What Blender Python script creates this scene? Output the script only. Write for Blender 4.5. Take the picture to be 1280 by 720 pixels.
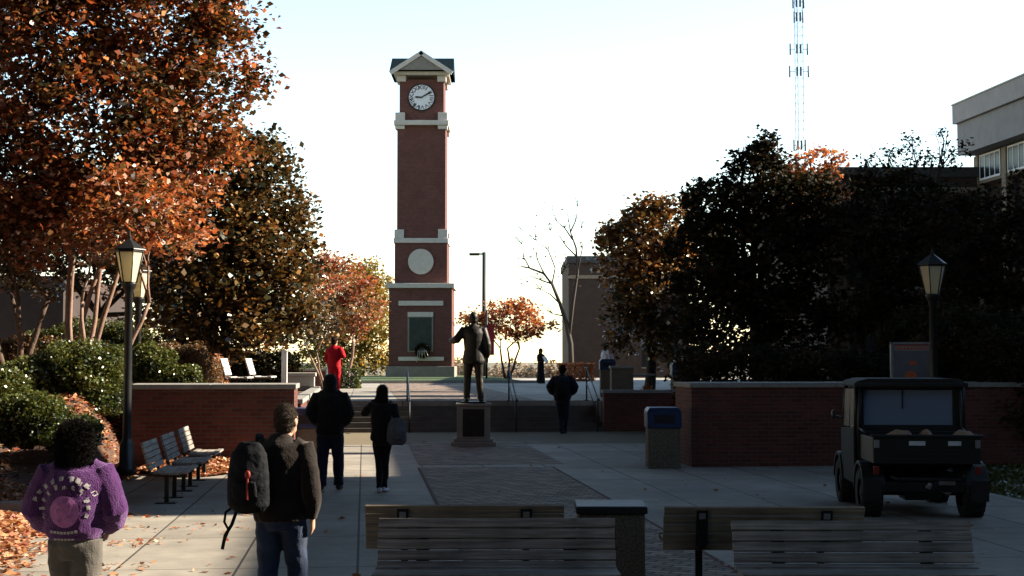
import bpy, bmesh, math, random
import numpy as np
from mathutils import Vector, Matrix, noise
random.seed(7); RNG = np.random.default_rng(11)
R = math.radians
sc = bpy.context.scene
C = sc.collection
for o in list(bpy.data.objects): bpy.data.objects.remove(o)

# ------------------------------------------------------------------ camera, sky, sun, exposure
F = 1800.0                      # focal length in pixels of the 1280 px wide photograph
CAMH = 2.0
PITCH = math.atan(90 / F)
cam = bpy.data.cameras.new('camera'); cam.sensor_width = 36; cam.lens = 36 * F / 1280
cam.clip_start = 0.1; cam.clip_end = 20000
camo = bpy.data.objects.new('camera', cam); C.objects.link(camo)
camo.location = (0, 0, CAMH); camo.rotation_euler = (math.pi / 2 + PITCH, 0, 0)
sc.camera = camo

SUN_AZ, SUN_EL = 80, 28.5
world = bpy.data.worlds.new("World"); sc.world = world; world.use_nodes = True
wn = world.node_tree; sky = wn.nodes.new('ShaderNodeTexSky'); sky.sky_type = 'NISHITA'; sky.sun_disc = False
sky.sun_elevation = R(SUN_EL); sky.sun_rotation = R(SUN_AZ)
sky.air_density = 1.2; sky.dust_density = 0.0; sky.ozone_density = 0.6; sky.altitude = 0
wn.links.new(sky.outputs[0], wn.nodes['Background'].inputs[0]); wn.nodes['Background'].inputs[1].default_value = 0.092
sl = bpy.data.lights.new('sun', 'SUN'); sl.energy = 5.0; sl.angle = R(0.5); sl.color = (1.0, 0.87, 0.70)
so = bpy.data.objects.new('sun', sl); C.objects.link(so)
sdir = Vector((math.sin(R(SUN_AZ)) * math.cos(R(SUN_EL)), math.cos(R(SUN_AZ)) * math.cos(R(SUN_EL)), math.sin(R(SUN_EL))))
so.rotation_euler = sdir.to_track_quat('Z', 'Y').to_euler()
sc.view_settings.view_transform = 'Standard'; sc.view_settings.look = 'None'; sc.view_settings.gamma = 1
sc.view_settings.exposure = 1.87
sc.cycles.max_bounces = 8; sc.cycles.diffuse_bounces = 3; sc.cycles.transparent_max_bounces = 12

# ------------------------------------------------------------------ coordinates
CP, SP = math.cos(PITCH), math.sin(PITCH)
def ray(px, py):
    x, y, z = px - 640, -(py - 360), F
    return Vector((x, z * CP - y * SP, z * SP + y * CP))
def G(px, py, z=0.0):
    d = ray(px, py); t = (z - CAMH) / d.z
    return Vector((0, 0, CAMH)) + d * t
def D(px, py, Y):
    d = ray(px, py); return Vector((0, 0, CAMH)) + d * (Y / d.y)
WA = math.atan(185 / F); WS, WC = math.sin(WA), math.cos(WA)
def W(u, v, z=0.0):             # walkway frame -> world
    return Vector((u * WC - v * WS, u * WS + v * WC, z))
def UV(p): return (p[0] * WC + p[1] * WS, -p[0] * WS + p[1] * WC)
WROT = Matrix.Rotation(WA, 4, 'Z')

# ------------------------------------------------------------------ materials
def nodemat(name):
    m = bpy.data.materials.new(name); m.use_nodes = True
    nt = m.node_tree; return m, nt, nt.nodes['Principled BSDF']
def N(nt, t, **k):
    n = nt.nodes.new(t)
    for a, b in k.items(): setattr(n, a, b)
    return n
def mat(name, col, rough=0.7, var=0.25, scale=6.0, metal=0.0, bump=0.0, bscale=40.0, spec=0.4, coat=0):
    m, nt, b = nodemat(name)
    tc = N(nt, 'ShaderNodeTexCoord'); nz = N(nt, 'ShaderNodeTexNoise'); nz.inputs['Scale'].default_value = scale
    nz.inputs['Detail'].default_value = 6; nz.inputs['Roughness'].default_value = 0.65
    nt.links.new(tc.outputs['Object'], nz.inputs['Vector'])
    cr = N(nt, 'ShaderNodeValToRGB'); e = cr.color_ramp.elements
    e[0].position = 0.3; e[1].position = 0.72
    e[0].color = tuple(c * (1 - var) for c in col) + (1,); e[1].color = tuple(min(1, c * (1 + var)) for c in col) + (1,)
    nt.links.new(nz.outputs['Fac'], cr.inputs[0]); nt.links.new(cr.outputs[0], b.inputs['Base Color'])
    b.inputs['Roughness'].default_value = rough; b.inputs['Metallic'].default_value = metal
    b.inputs['Specular IOR Level'].default_value = spec; b.inputs['Coat Weight'].default_value = coat
    if bump:
        n2 = N(nt, 'ShaderNodeTexNoise'); n2.inputs['Scale'].default_value = bscale; n2.inputs['Detail'].default_value = 4
        nt.links.new(tc.outputs['Object'], n2.inputs['Vector'])
        bp = N(nt, 'ShaderNodeBump'); bp.inputs['Strength'].default_value = bump; bp.inputs['Distance'].default_value = 0.02
        nt.links.new(n2.outputs['Fac'], bp.inputs['Height']); nt.links.new(bp.outputs[0], b.inputs['Normal'])
    return m
def sheen(m, w, tint, rough=.45):
    b = m.node_tree.nodes['Principled BSDF']; b.inputs['Sheen Weight'].default_value = w; b.inputs['Sheen Tint'].default_value = tint + (1,); b.inputs['Sheen Roughness'].default_value = rough
def wallbrick(name, c1, c2, mortar, w=0.22, h=0.075, ms=0.011, flat=False, bumpy=0.6):
    m, nt, b = nodemat(name)
    tc = N(nt, 'ShaderNodeTexCoord'); sp = N(nt, 'ShaderNodeSeparateXYZ'); nt.links.new(tc.outputs['Object'], sp.inputs[0])
    cb = N(nt, 'ShaderNodeCombineXYZ')
    if flat:
        rot = N(nt, 'ShaderNodeMapping'); rot.inputs['Rotation'].default_value = (0, 0, flat)
        nt.links.new(tc.outputs['Object'], rot.inputs[0]); vec = rot.outputs[0]
    else:
        ad = N(nt, 'ShaderNodeMath', operation='ADD'); nt.links.new(sp.outputs[0], ad.inputs[0]); nt.links.new(sp.outputs[1], ad.inputs[1])
        nt.links.new(ad.outputs[0], cb.inputs[0]); nt.links.new(sp.outputs[2], cb.inputs[1]); vec = cb.outputs[0]
    br = N(nt, 'ShaderNodeTexBrick'); nt.links.new(vec, br.inputs['Vector'])
    br.inputs['Scale'].default_value = 1; br.inputs['Brick Width'].default_value = w; br.inputs['Row Height'].default_value = h
    br.inputs['Mortar Size'].default_value = ms; br.inputs['Mortar Smooth'].default_value = 0.3; br.inputs['Bias'].default_value = -0.1
    br.inputs['Color1'].default_value = c1 + (1,); br.inputs['Color2'].default_value = c2 + (1,); br.inputs['Mortar'].default_value = mortar + (1,)
    nz = N(nt, 'ShaderNodeTexNoise'); nz.inputs['Scale'].default_value = 1.3; nz.inputs['Detail'].default_value = 7; nz.inputs['Roughness'].default_value = 0.7
    nt.links.new(tc.outputs['Object'], nz.inputs['Vector'])
    mr = N(nt, 'ShaderNodeMapRange'); mr.inputs['To Min'].default_value = 0.6; mr.inputs['To Max'].default_value = 1.35
    nt.links.new(nz.outputs['Fac'], mr.inputs['Value'])
    mx = N(nt, 'ShaderNodeVectorMath', operation='SCALE'); nt.links.new(br.outputs['Color'], mx.inputs[0]); nt.links.new(mr.outputs[0], mx.inputs['Scale'])
    nt.links.new(mx.outputs[0], b.inputs['Base Color']); b.inputs['Roughness'].default_value = 0.85; b.inputs['Specular IOR Level'].default_value = 0.2
    bp = N(nt, 'ShaderNodeBump', invert=True); bp.inputs['Strength'].default_value = bumpy; bp.inputs['Distance'].default_value = 0.008
    nt.links.new(br.outputs['Fac'], bp.inputs['Height']); nt.links.new(bp.outputs[0], b.inputs['Normal'])
    return m
def concrete_paving(name, w, h, ox, oy, col):
    m, nt, b = nodemat(name)
    tc = N(nt, 'ShaderNodeTexCoord'); mp = N(nt, 'ShaderNodeMapping'); mp.inputs['Location'].default_value = (ox, oy, 0)
    nt.links.new(tc.outputs['Object'], mp.inputs[0])
    br = N(nt, 'ShaderNodeTexBrick'); br.offset = 0; nt.links.new(mp.outputs[0], br.inputs['Vector'])
    br.inputs['Scale'].default_value = 1; br.inputs['Brick Width'].default_value = w; br.inputs['Row Height'].default_value = h
    br.inputs['Mortar Size'].default_value = 0.014; br.inputs['Mortar Smooth'].default_value = 0.2
    br.inputs['Color1'].default_value = tuple(c * 0.88 for c in col) + (1,); br.inputs['Color2'].default_value = tuple(c * 1.08 for c in col) + (1,)
    br.inputs['Mortar'].default_value = tuple(c * 0.22 for c in col) + (1,)
    cur = br.outputs['Color']
    for scl, lo, hi in ((0.35, 0.62, 1.35), (2.6, 0.78, 1.18), (60.0, 0.80, 1.18)):
        nz = N(nt, 'ShaderNodeTexNoise'); nz.inputs['Scale'].default_value = scl; nz.inputs['Detail'].default_value = 6; nz.inputs['Roughness'].default_value = 0.6
        nt.links.new(tc.outputs['Object'], nz.inputs['Vector'])
        mr = N(nt, 'ShaderNodeMapRange'); mr.inputs['From Min'].default_value = .25; mr.inputs['From Max'].default_value = .75
        mr.inputs['To Min'].default_value = lo; mr.inputs['To Max'].default_value = hi
        nt.links.new(nz.outputs['Fac'], mr.inputs['Value'])
        mx = N(nt, 'ShaderNodeVectorMath', operation='SCALE'); nt.links.new(cur, mx.inputs[0]); nt.links.new(mr.outputs[0], mx.inputs['Scale']); cur = mx.outputs[0]
    # dark round stains
    vo = N(nt, 'ShaderNodeTexVoronoi'); vo.inputs['Scale'].default_value = 2.3; nt.links.new(tc.outputs['Object'], vo.inputs['Vector'])
    ma = N(nt, 'ShaderNodeMapRange'); ma.inputs['From Min'].default_value = 0.03; ma.inputs['From Max'].default_value = 0.06; ma.inputs['To Min'].default_value = 0.6
    nt.links.new(vo.outputs['Distance'], ma.inputs['Value'])
    mx = N(nt, 'ShaderNodeVectorMath', operation='SCALE'); nt.links.new(cur, mx.inputs[0]); nt.links.new(ma.outputs[0], mx.inputs['Scale'])
    nt.links.new(mx.outputs[0], b.inputs['Base Color']); b.inputs['Roughness'].default_value = 0.8; b.inputs['Specular IOR Level'].default_value = 0.3
    bp = N(nt, 'ShaderNodeBump', invert=True); bp.inputs['Strength'].default_value = 0.5; bp.inputs['Distance'].default_value = 0.01
    nt.links.new(br.outputs['Fac'], bp.inputs['Height']); nt.links.new(bp.outputs[0], b.inputs['Normal'])
    return m
def leafmat(name, cols, rough=0.4, transl=0.4, spec=0.5):
    m, nt, b = nodemat(name)
    at = N(nt, 'ShaderNodeAttribute'); at.attribute_name = 'rnd'
    cr = N(nt, 'ShaderNodeValToRGB'); el = cr.color_ramp.elements; cr.color_ramp.interpolation = 'LINEAR'
    while len(el) < len(cols): el.new(0.5)
    for i, c in enumerate(cols):
        el[i].position = i / (len(cols) - 1); el[i].color = tuple(c) + (1,)
    nt.links.new(at.outputs['Fac'], cr.inputs[0]); nt.links.new(cr.outputs[0], b.inputs['Base Color'])
    b.inputs['Roughness'].default_value = rough; b.inputs['Specular IOR Level'].default_value = spec
    tr = N(nt, 'ShaderNodeBsdfTranslucent'); g = N(nt, 'ShaderNodeVectorMath', operation='MULTIPLY'); g.inputs[1].default_value = (1.45, 1.0, 0.6)
    nt.links.new(cr.outputs[0], g.inputs[0]); nt.links.new(g.outputs[0], tr.inputs[0])
    ms = N(nt, 'ShaderNodeMixShader'); ms.inputs[0].default_value = transl
    nt.links.new(b.outputs[0], ms.inputs[1]); nt.links.new(tr.outputs[0], ms.inputs[2])
    nt.links.new(ms.outputs[0], nt.nodes['Material Output'].inputs[0])
    return m
def glassmat(name, col=(1, 1, 1), rough=0.05, alpha=0.35):
    m, nt, b = nodemat(name)
    tr = N(nt, 'ShaderNodeBsdfTransparent'); tr.inputs[0].default_value = col + (1,)
    b.inputs['Base Color'].default_value = col + (1,); b.inputs['Roughness'].default_value = rough
    ms = N(nt, 'ShaderNodeMixShader'); ms.inputs[0].default_value = alpha
    nt.links.new(tr.outputs[0], ms.inputs[1]); nt.links.new(b.outputs[0], ms.inputs[2]); nt.links.new(ms.outputs[0], nt.nodes['Material Output'].inputs[0])
    return m
def frosted(name, col):
    m, nt, b = nodemat(name); b.inputs['Base Color'].default_value = col + (1,); b.inputs['Roughness'].default_value = 0.35
    tr = N(nt, 'ShaderNodeBsdfTranslucent'); tr.inputs[0].default_value = col + (1,)
    ms = N(nt, 'ShaderNodeMixShader'); ms.inputs[0].default_value = 0.6
    nt.links.new(b.outputs[0], ms.inputs[1]); nt.links.new(tr.outputs[0], ms.inputs[2]); nt.links.new(ms.outputs[0], nt.nodes['Material Output'].inputs[0])
    return m

M = {}
M['concrete'] = concrete_paving('paving concrete', 1.15, 2.45, 0.05, -1.9, (0.25, 0.23, 0.195))
M['terrace'] = concrete_paving('terrace concrete', 1.5, 3.0, 0.4, 0, (0.28, 0.26, 0.22))
M['paver'] = wallbrick('brick pavers', (0.15, 0.11, 0.09), (0.33, 0.255, 0.20), (0.03, 0.027, 0.025), 0.26, 0.13, 0.013, flat=R(32), bumpy=0.8)
M['brick'] = wallbrick('red brick', (0.145, 0.042, 0.03), (0.085, 0.026, 0.021), (0.09, 0.07, 0.06), bumpy=1.0)
M['towerbrick'] = wallbrick('tower brick', (0.15, 0.052, 0.040), (0.105, 0.038, 0.031), (0.11, 0.075, 0.062))
M['farbrick'] = wallbrick('brown brick', (0.07, 0.042, 0.031), (0.05, 0.032, 0.025), (0.065, 0.054, 0.046))
M['stone'] = mat('cast stone', (0.20, 0.185, 0.155), 0.85, 0.15, 3, bump=0.3)
M['cap'] = mat('coping stone', (0.22, 0.215, 0.20), 0.8, 0.2, 5, bump=0.3)
M['cream'] = mat('cream trim', (0.50, 0.47, 0.41), 0.75, 0.1, 4)
M['slate'] = mat('slate roof', (0.005, 0.012, 0.016), 0.95, 0.3, 5, bump=0.4, spec=0.03)
M['asphalt'] = mat('asphalt', (0.055, 0.055, 0.055), 0.9, 0.3, 8, bump=0.4)
M['soil'] = mat('mulch', (0.07, 0.038, 0.025), 0.95, 0.5, 9, bump=1.0, bscale=25)
M['lawn'] = mat('lawn', (0.045, 0.075, 0.022), 0.95, 0.4, 4, bump=1.0, bscale=60)
M['farland'] = mat('dry far land', (0.12, 0.10, 0.06), 0.95, 0.4, 0.05)
M['black'] = mat('black paint', (0.012, 0.013, 0.014), 0.4, 0.2, 10)
M['iron'] = mat('dark iron', (0.02, 0.022, 0.022), 0.45, 0.2, 10, metal=0.5)
M['rail'] = mat('painted rail', (0.012, 0.02, 0.024), 0.6, 0.2, 10)
M['bronze'] = mat('bronze', (0.018, 0.016, 0.012), 0.5, 0.35, 5, metal=0.2, spec=.35)
M['aggregate'] = mat('pebble aggregate', (0.13, 0.11, 0.08), 0.9, 0.75, 55, bump=1.0, bscale=60)
M['navy'] = mat('navy plastic', (0.012, 0.03, 0.09), 0.45, 0.15, 6)
M['darklid'] = mat('dark lid', (0.010, 0.011, 0.013), 0.7, 0.2, 6)
M['steel'] = mat('dull steel', (0.20, 0.20, 0.20), 0.6, 0.2, 8, metal=0.3)
M['bark'] = mat('bark', (0.09, 0.06, 0.042), 0.95, 0.4, 12, bump=1.0, bscale=30)
M['palebark'] = mat('smooth tan bark', (0.20, 0.12, 0.085), 0.7, 0.3, 8, bump=0.4)
M['darkbark'] = mat('dark bark', (0.035, 0.028, 0.022), 0.95, 0.4, 12)
M['lampglass'] = frosted('lamp glass', (0.9, 0.85, 0.68))
M['window'] = mat('window glass', (0.012, 0.015, 0.018), 0.25, 0.2, 2, spec=0.25)
M['facade'] = mat('grey panel', (0.26, 0.25, 0.25), 0.8, 0.12, 1.5)
M['facadelight'] = mat('pale parapet', (0.34, 0.32, 0.32), 0.8, 0.1, 1.5)
M['tancol'] = mat('tan column', (0.24, 0.19, 0.13), 0.85, 0.2, 3)
M['white'] = mat('white paint', (0.78, 0.77, 0.74), 0.6, 0.06, 8)
M['skin1'] = mat('fair skin', (0.45, 0.27, 0.19), 0.5, 0.1, 20)
M['skin2'] = mat('brown skin', (0.16, 0.085, 0.055), 0.5, 0.1, 20)
M['tyre'] = mat('tyre rubber', (0.015, 0.015, 0.015), 0.85, 0.3, 20, bump=0.6, bscale=60)
M['mastmetal'] = mat('mast steel', (0.05, 0.05, 0.05), 0.7, 0.2, 0.3)

def woodmat(name, c, c2):
    m, nt, b = nodemat(name)
    tc = N(nt, 'ShaderNodeTexCoord'); mp = N(nt, 'ShaderNodeMapping'); mp.inputs['Scale'].default_value = (1.2, 30, 30)
    nt.links.new(tc.outputs['Object'], mp.inputs[0])
    nz = N(nt, 'ShaderNodeTexNoise'); nz.inputs['Scale'].default_value = 1.5; nz.inputs['Detail'].default_value = 8; nz.inputs['Distortion'].default_value = 0.6
    nt.links.new(mp.outputs[0], nz.inputs['Vector'])
    cr = N(nt, 'ShaderNodeValToRGB'); e = cr.color_ramp.elements; e[0].position = .35; e[1].position = .68
    e[0].color = c + (1,); e[1].color = c2 + (1,)
    nt.links.new(nz.outputs['Fac'], cr.inputs[0])
    n2 = N(nt, 'ShaderNodeTexNoise'); n2.inputs['Scale'].default_value = 2.2; n2.inputs['Detail'].default_value = 3; nt.links.new(tc.outputs['Object'], n2.inputs['Vector'])
    mr = N(nt, 'ShaderNodeMapRange'); mr.inputs['From Min'].default_value = .3; mr.inputs['From Max'].default_value = .7; mr.inputs['To Min'].default_value = .55; mr.inputs['To Max'].default_value = 1.3
    nt.links.new(n2.outputs['Fac'], mr.inputs['Value'])
    vo = N(nt, 'ShaderNodeTexVoronoi'); vo.inputs['Scale'].default_value = 3.1; nt.links.new(tc.outputs['Object'], vo.inputs['Vector'])
    kn = N(nt, 'ShaderNodeMapRange'); kn.inputs['From Min'].default_value = .05; kn.inputs['From Max'].default_value = .16; kn.inputs['To Min'].default_value = .35
    nt.links.new(vo.outputs['Distance'], kn.inputs['Value'])
    mm = N(nt, 'ShaderNodeMath', operation='MULTIPLY'); nt.links.new(mr.outputs[0], mm.inputs[0]); nt.links.new(kn.outputs[0], mm.inputs[1])
    mx = N(nt, 'ShaderNodeVectorMath', operation='SCALE'); nt.links.new(cr.outputs[0], mx.inputs[0]); nt.links.new(mm.outputs[0], mx.inputs['Scale'])
    nt.links.new(mx.outputs[0], b.inputs['Base Color']); b.inputs['Roughness'].default_value = 0.75
    bp = N(nt, 'ShaderNodeBump'); bp.inputs['Strength'].default_value = 0.4; bp.inputs['Distance'].default_value = 0.004
    nt.links.new(nz.outputs['Fac'], bp.inputs['Height']); nt.links.new(bp.outputs[0], b.inputs['Normal'])
    return m
M['greywood'] = woodmat('weathered planks', (0.15, 0.13, 0.11), (0.34, 0.31, 0.27))
M['tanwood'] = woodmat('tan planks', (0.15, 0.115, 0.075), (0.30, 0.24, 0.16))
LF = {
 'red': leafmat('red orange leaves', [(0.025, 0.026, 0.011), (0.065, 0.042, 0.017), (0.18, 0.095, 0.033), (0.27, 0.07, 0.03), (0.36, 0.16, 0.075), (0.60, 0.42, 0.30)], 0.28, 0.42),  # last, palest leaf colour imitates sunlit glints
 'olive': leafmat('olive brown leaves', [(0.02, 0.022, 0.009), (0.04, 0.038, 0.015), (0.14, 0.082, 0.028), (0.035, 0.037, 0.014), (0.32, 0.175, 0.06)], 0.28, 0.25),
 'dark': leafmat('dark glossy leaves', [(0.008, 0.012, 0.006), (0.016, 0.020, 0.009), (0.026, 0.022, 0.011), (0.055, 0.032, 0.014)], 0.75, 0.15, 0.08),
 'orange': leafmat('orange leaves', [(0.30, 0.10, 0.03), (0.42, 0.17, 0.05), (0.22, 0.06, 0.025), (0.40, 0.24, 0.10)], 0.5, 0.4),
 'redfar': leafmat('far red leaves', [(0.22, 0.06, 0.04), (0.30, 0.11, 0.06), (0.18, 0.10, 0.04), (0.30, 0.21, 0.08)], 0.5, 0.4),
 'yellow': leafmat('yellow green leaves', [(0.13, 0.12, 0.02), (0.30, 0.22, 0.03), (0.07, 0.085, 0.02), (0.36, 0.25, 0.04)], 0.5, 0.4),
 'hedge': leafmat('hedge leaves', [(0.016, 0.026, 0.009), (0.05, 0.07, 0.016), (0.11, 0.13, 0.03), (0.03, 0.042, 0.014)], 0.3, 0.25, 0.6),
 'brownhedge': leafmat('brown hedge leaves', [(0.10, 0.06, 0.03), (0.18, 0.10, 0.045), (0.07, 0.06, 0.025), (0.24, 0.13, 0.05)], 0.6, 0.3),
 'litter': leafmat('fallen leaves', [(0.22, 0.08, 0.03), (0.42, 0.20, 0.09), (0.55, 0.36, 0.20), (0.30, 0.06, 0.025), (0.12, 0.06, 0.03)], 0.6, 0.15),
 'haze': leafmat('far brown trees', [(0.17, 0.13, 0.09), (0.24, 0.17, 0.11), (0.14, 0.13, 0.08)], 0.8, 0.2),
}

# ------------------------------------------------------------------ object helpers
def tag(o, label=None, cat=None, group=None, kind=None):
    if label: o['label'] = label
    if cat: o['category'] = cat
    if group: o['group'] = group
    if kind: o['kind'] = kind
    return o
def thing(name, label, cat, loc=(0, 0, 0), rz=0, group=None):
    o = bpy.data.objects.new(name, None); C.objects.link(o); o.empty_display_size = .2
    o.location = loc; o.rotation_euler = (0, 0, rz); return tag(o, label, cat, group)
def copy_tree(o, parent=None):
    c = o.copy(); C.objects.link(c); c.parent = parent
    for ch in list(o.children): copy_tree(ch, c)
    return c
class MB:
    def __init__(s): s.v = []; s.f = []; s.sm = []
    def add(s, vs, fs, smooth=False):
        n = len(s.v); s.v += [tuple(v) for v in vs]; s.f += [tuple(i + n for i in f) for f in fs]; s.sm += [smooth] * len(fs)
    def box(s, c, d, rot=None, off=None):
        x, y, z = d[0] / 2, d[1] / 2, d[2] / 2
        vs = [Vector((a * x, b * y, e * z)) for e in (-1, 1) for b in (-1, 1) for a in (-1, 1)]
        if rot is not None:
            rm = rot if isinstance(rot, Matrix) else Matrix.Rotation(rot, 3, 'Z')
            vs = [rm @ v for v in vs]
        c = Vector(c); vs = [v + c for v in vs]
        s.add(vs, [(0, 2, 3, 1), (4, 5, 7, 6), (0, 1, 5, 4), (2, 6, 7, 3), (0, 4, 6, 2), (1, 3, 7, 5)])
    def b2(s, x0, x1, y0, y1, z0, z1): s.box(((x0 + x1) / 2, (y0 + y1) / 2, (z0 + z1) / 2), (abs(x1 - x0), abs(y1 - y0), abs(z1 - z0)))
    def tube(s, pts, rad, n=8, caps=True, up=None, smooth=True):
        pts = [Vector(p) for p in pts]; rings = []
        for i, p in enumerate(pts):
            a = pts[max(0, i - 1)]; b = pts[min(len(pts) - 1, i + 1)]; t = (b - a).normalized() if (b - a).length > 1e-9 else Vector((0, 0, 1))
            h = Vector(up) if up else (Vector((1, 0, 0)) if abs(t.x) < 0.8 else Vector((0, 1, 0)))
            e1 = (h - t * h.dot(t)).normalized(); e2 = t.cross(e1)
            r = rad[i] if isinstance(rad, (list, tuple)) else rad
            rx, ry = r if isinstance(r, (list, tuple)) else (r, r)
            rings.append([p + e1 * (rx * math.cos(2 * math.pi * k / n)) + e2 * (ry * math.sin(2 * math.pi * k / n)) for k in range(n)])
        vs = [v for r_ in rings for v in r_]; fs = []
        for i in range(len(pts) - 1):
            for k in range(n): fs.append((i * n + k, i * n + (k + 1) % n, (i + 1) * n + (k + 1) % n, (i + 1) * n + k))
        s.add(vs, fs, smooth)
        if caps:
            m = len(s.v) - len(vs)
            s.f += [tuple(m + k for k in reversed(range(n))), tuple(m + (len(pts) - 1) * n + k for k in range(n))]; s.sm += [False, False]
    def lathe(s, prof, n=16, c=(0, 0, 0), smooth=True, phase=0):
        vs = []; fs = []
        for (r, z) in prof:
            for k in range(n):
                a = 2 * math.pi * k / n + phase; vs.append((c[0] + r * math.cos(a), c[1] + r * math.sin(a), c[2] + z))
        for i in range(len(prof) - 1):
            for k in range(n): fs.append((i * n + k, i * n + (k + 1) % n, (i + 1) * n + (k + 1) % n, (i + 1) * n + k))
        fs.append(tuple(reversed(range(n)))); fs.append(tuple((len(prof) - 1) * n + k for k in range(n)))
        s.add(vs, fs, smooth)
    def prism(s, poly, axis, a, b):      # poly of 2D points; extruded from a to b along axis ('x','y','z')
        n = len(poly)
        def P(p, t): return {'x': (t, p[0], p[1]), 'y': (p[0], t, p[1]), 'z': (p[0], p[1], t)}[axis]
        vs = [P(p, a) for p in poly] + [P(p, b) for p in poly]
        fs = [tuple(range(n)), tuple(reversed(range(n, 2 * n)))] + [(i, i + n, (i + 1) % n + n, (i + 1) % n) for i in range(n)]
        s.add(vs, fs)
    def ell(s, c, r, n=12, m=8, rot=None):
        vs = []; fs = []; c = Vector(c)
        for i in range(m + 1):
            t = math.pi * i / m
            for k in range(n):
                a = 2 * math.pi * k / n; v = Vector((r[0] * math.sin(t) * math.cos(a), r[1] * math.sin(t) * math.sin(a), -r[2] * math.cos(t)))
                if rot: v = rot @ v
                vs.append(c + v)
        for i in range(m):
            for k in range(n): fs.append((i * n + k, i * n + (k + 1) % n, (i + 1) * n + (k + 1) % n, (i + 1) * n + k))
        s.add(vs, fs, True)
    def mesh(s, name):
        me = bpy.data.meshes.new(name); me.from_pydata(s.v, [], s.f); me.validate()
        if len(me.polygons) == len(s.sm): me.polygons.foreach_set('use_smooth', s.sm)
        bm = bmesh.new(); bm.from_mesh(me); bmesh.ops.remove_doubles(bm, verts=bm.verts, dist=1e-6); bmesh.ops.recalc_face_normals(bm, faces=bm.faces); bm.to_mesh(me); bm.free()
        return me
    def build(s, name, m, parent=None, bevel=0, rz=None, loc=None):
        me = s.mesh(name); me.materials.append(m); o = bpy.data.objects.new(name, me); C.objects.link(o); o.parent = parent
        if rz is not None: o.rotation_euler = (0, 0, rz)
        if loc is not None: o.location = loc
        if bevel:
            b = o.modifiers.new('bevel', 'BEVEL'); b.width = bevel; b.segments = 2; b.limit_method = 'ANGLE'; b.angle_limit = R(40)
        return o
def S(name, mb, m, rz=None, kind='structure'):
    o = mb.build(name, m, rz=rz); o['kind'] = kind; return o

# ------------------------------------------------------------------ foliage
def leaf_arrays(P_, size, jitter=0.5, up=0.0, flat=False):
    n = len(P_)
    a = RNG.normal(size=(n, 3)); a[:, 2] *= (0.35 if not flat else 0.05)
    a /= np.linalg.norm(a, axis=1)[:, None]
    b = RNG.normal(size=(n, 3))
    if flat: b[:, 2] *= 0.25
    b -= (a * b).sum(1)[:, None] * a; b /= np.linalg.norm(b, axis=1)[:, None]
    sz = size * (1 + jitter * RNG.uniform(-1, 1, n))[:, None]
    L = a * sz; Wd = b * sz * 0.36
    nrm = np.cross(a, b) * sz * 0.12
    V = np.stack([P_ - L * 0.5, P_ - L * 0.05 + Wd + nrm, P_ + L * 0.5, P_ - L * 0.05 - Wd + nrm], 1)
    return V.reshape(-1, 3)
def leaf_object(name, V, m, parent=None, rnd=None, loc=(0, 0, 0)):
    n = len(V) // 4; me = bpy.data.meshes.new(name)
    V = V - np.array(loc)
    me.vertices.add(n * 4); me.vertices.foreach_set('co', V.astype(np.float32).ravel())
    me.loops.add(n * 4); me.loops.foreach_set('vertex_index', np.arange(n * 4, dtype=np.int32))
    me.polygons.add(n); me.polygons.foreach_set('loop_start', np.arange(0, n * 4, 4, dtype=np.int32)); me.polygons.foreach_set('loop_total', np.full(n, 4, dtype=np.int32))
    me.update(calc_edges=True)
    at = me.attributes.new('rnd', 'FLOAT', 'FACE')
    if rnd is None: rnd = RNG.uniform(0, 1, n)
    at.data.foreach_set('value', np.clip(rnd, 0, 1).astype(np.float32))
    me.materials.append(m); o = bpy.data.objects.new(name, me); C.objects.link(o); o.parent = parent
    return o
def blob_points(c, r, n, per=45, sig=0.24, shell=0.5):
    m = max(3, int(n / per))
    d = RNG.normal(size=(m, 3)); d /= np.linalg.norm(d, axis=1)[:, None]
    rad = RNG.uniform(0, 1, m) ** (1 / 3); rad = np.where(RNG.uniform(0, 1, m) < shell, RNG.uniform(0.8, 1.08, m), rad)
    cc = c + d * rad[:, None] * r
    k = RNG.integers(0, m, n); s = sig * RNG.uniform(0.5, 1.3, m)
    ctone = RNG.uniform(-0.28, 0.28, m)
    pts = cc[k] + np.clip(RNG.normal(size=(n, 3)), -1.7, 1.7) * s[k][:, None] * np.array([1, 1, 0.7])
    return pts, cc, ctone[k]
def limb(mb, a, b, r0, r1, bend=0.12, n=6):
    a, b = Vector(a), Vector(b); L = (b - a).length; off = Vector((random.uniform(-1, 1), random.uniform(-1, 1), random.uniform(-.2, .6))) * L * bend
    pts = []; rs = []
    for i in range(6):
        t = i / 5; p = a.lerp(b, t) + off * math.sin(math.pi * t) + Vector((random.uniform(-1, 1), random.uniform(-1, 1), 0)) * L * 0.012
        pts.append(p); rs.append(r0 + (r1 - r0) * t)
    mb.tube(pts, rs, n); return pts
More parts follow.
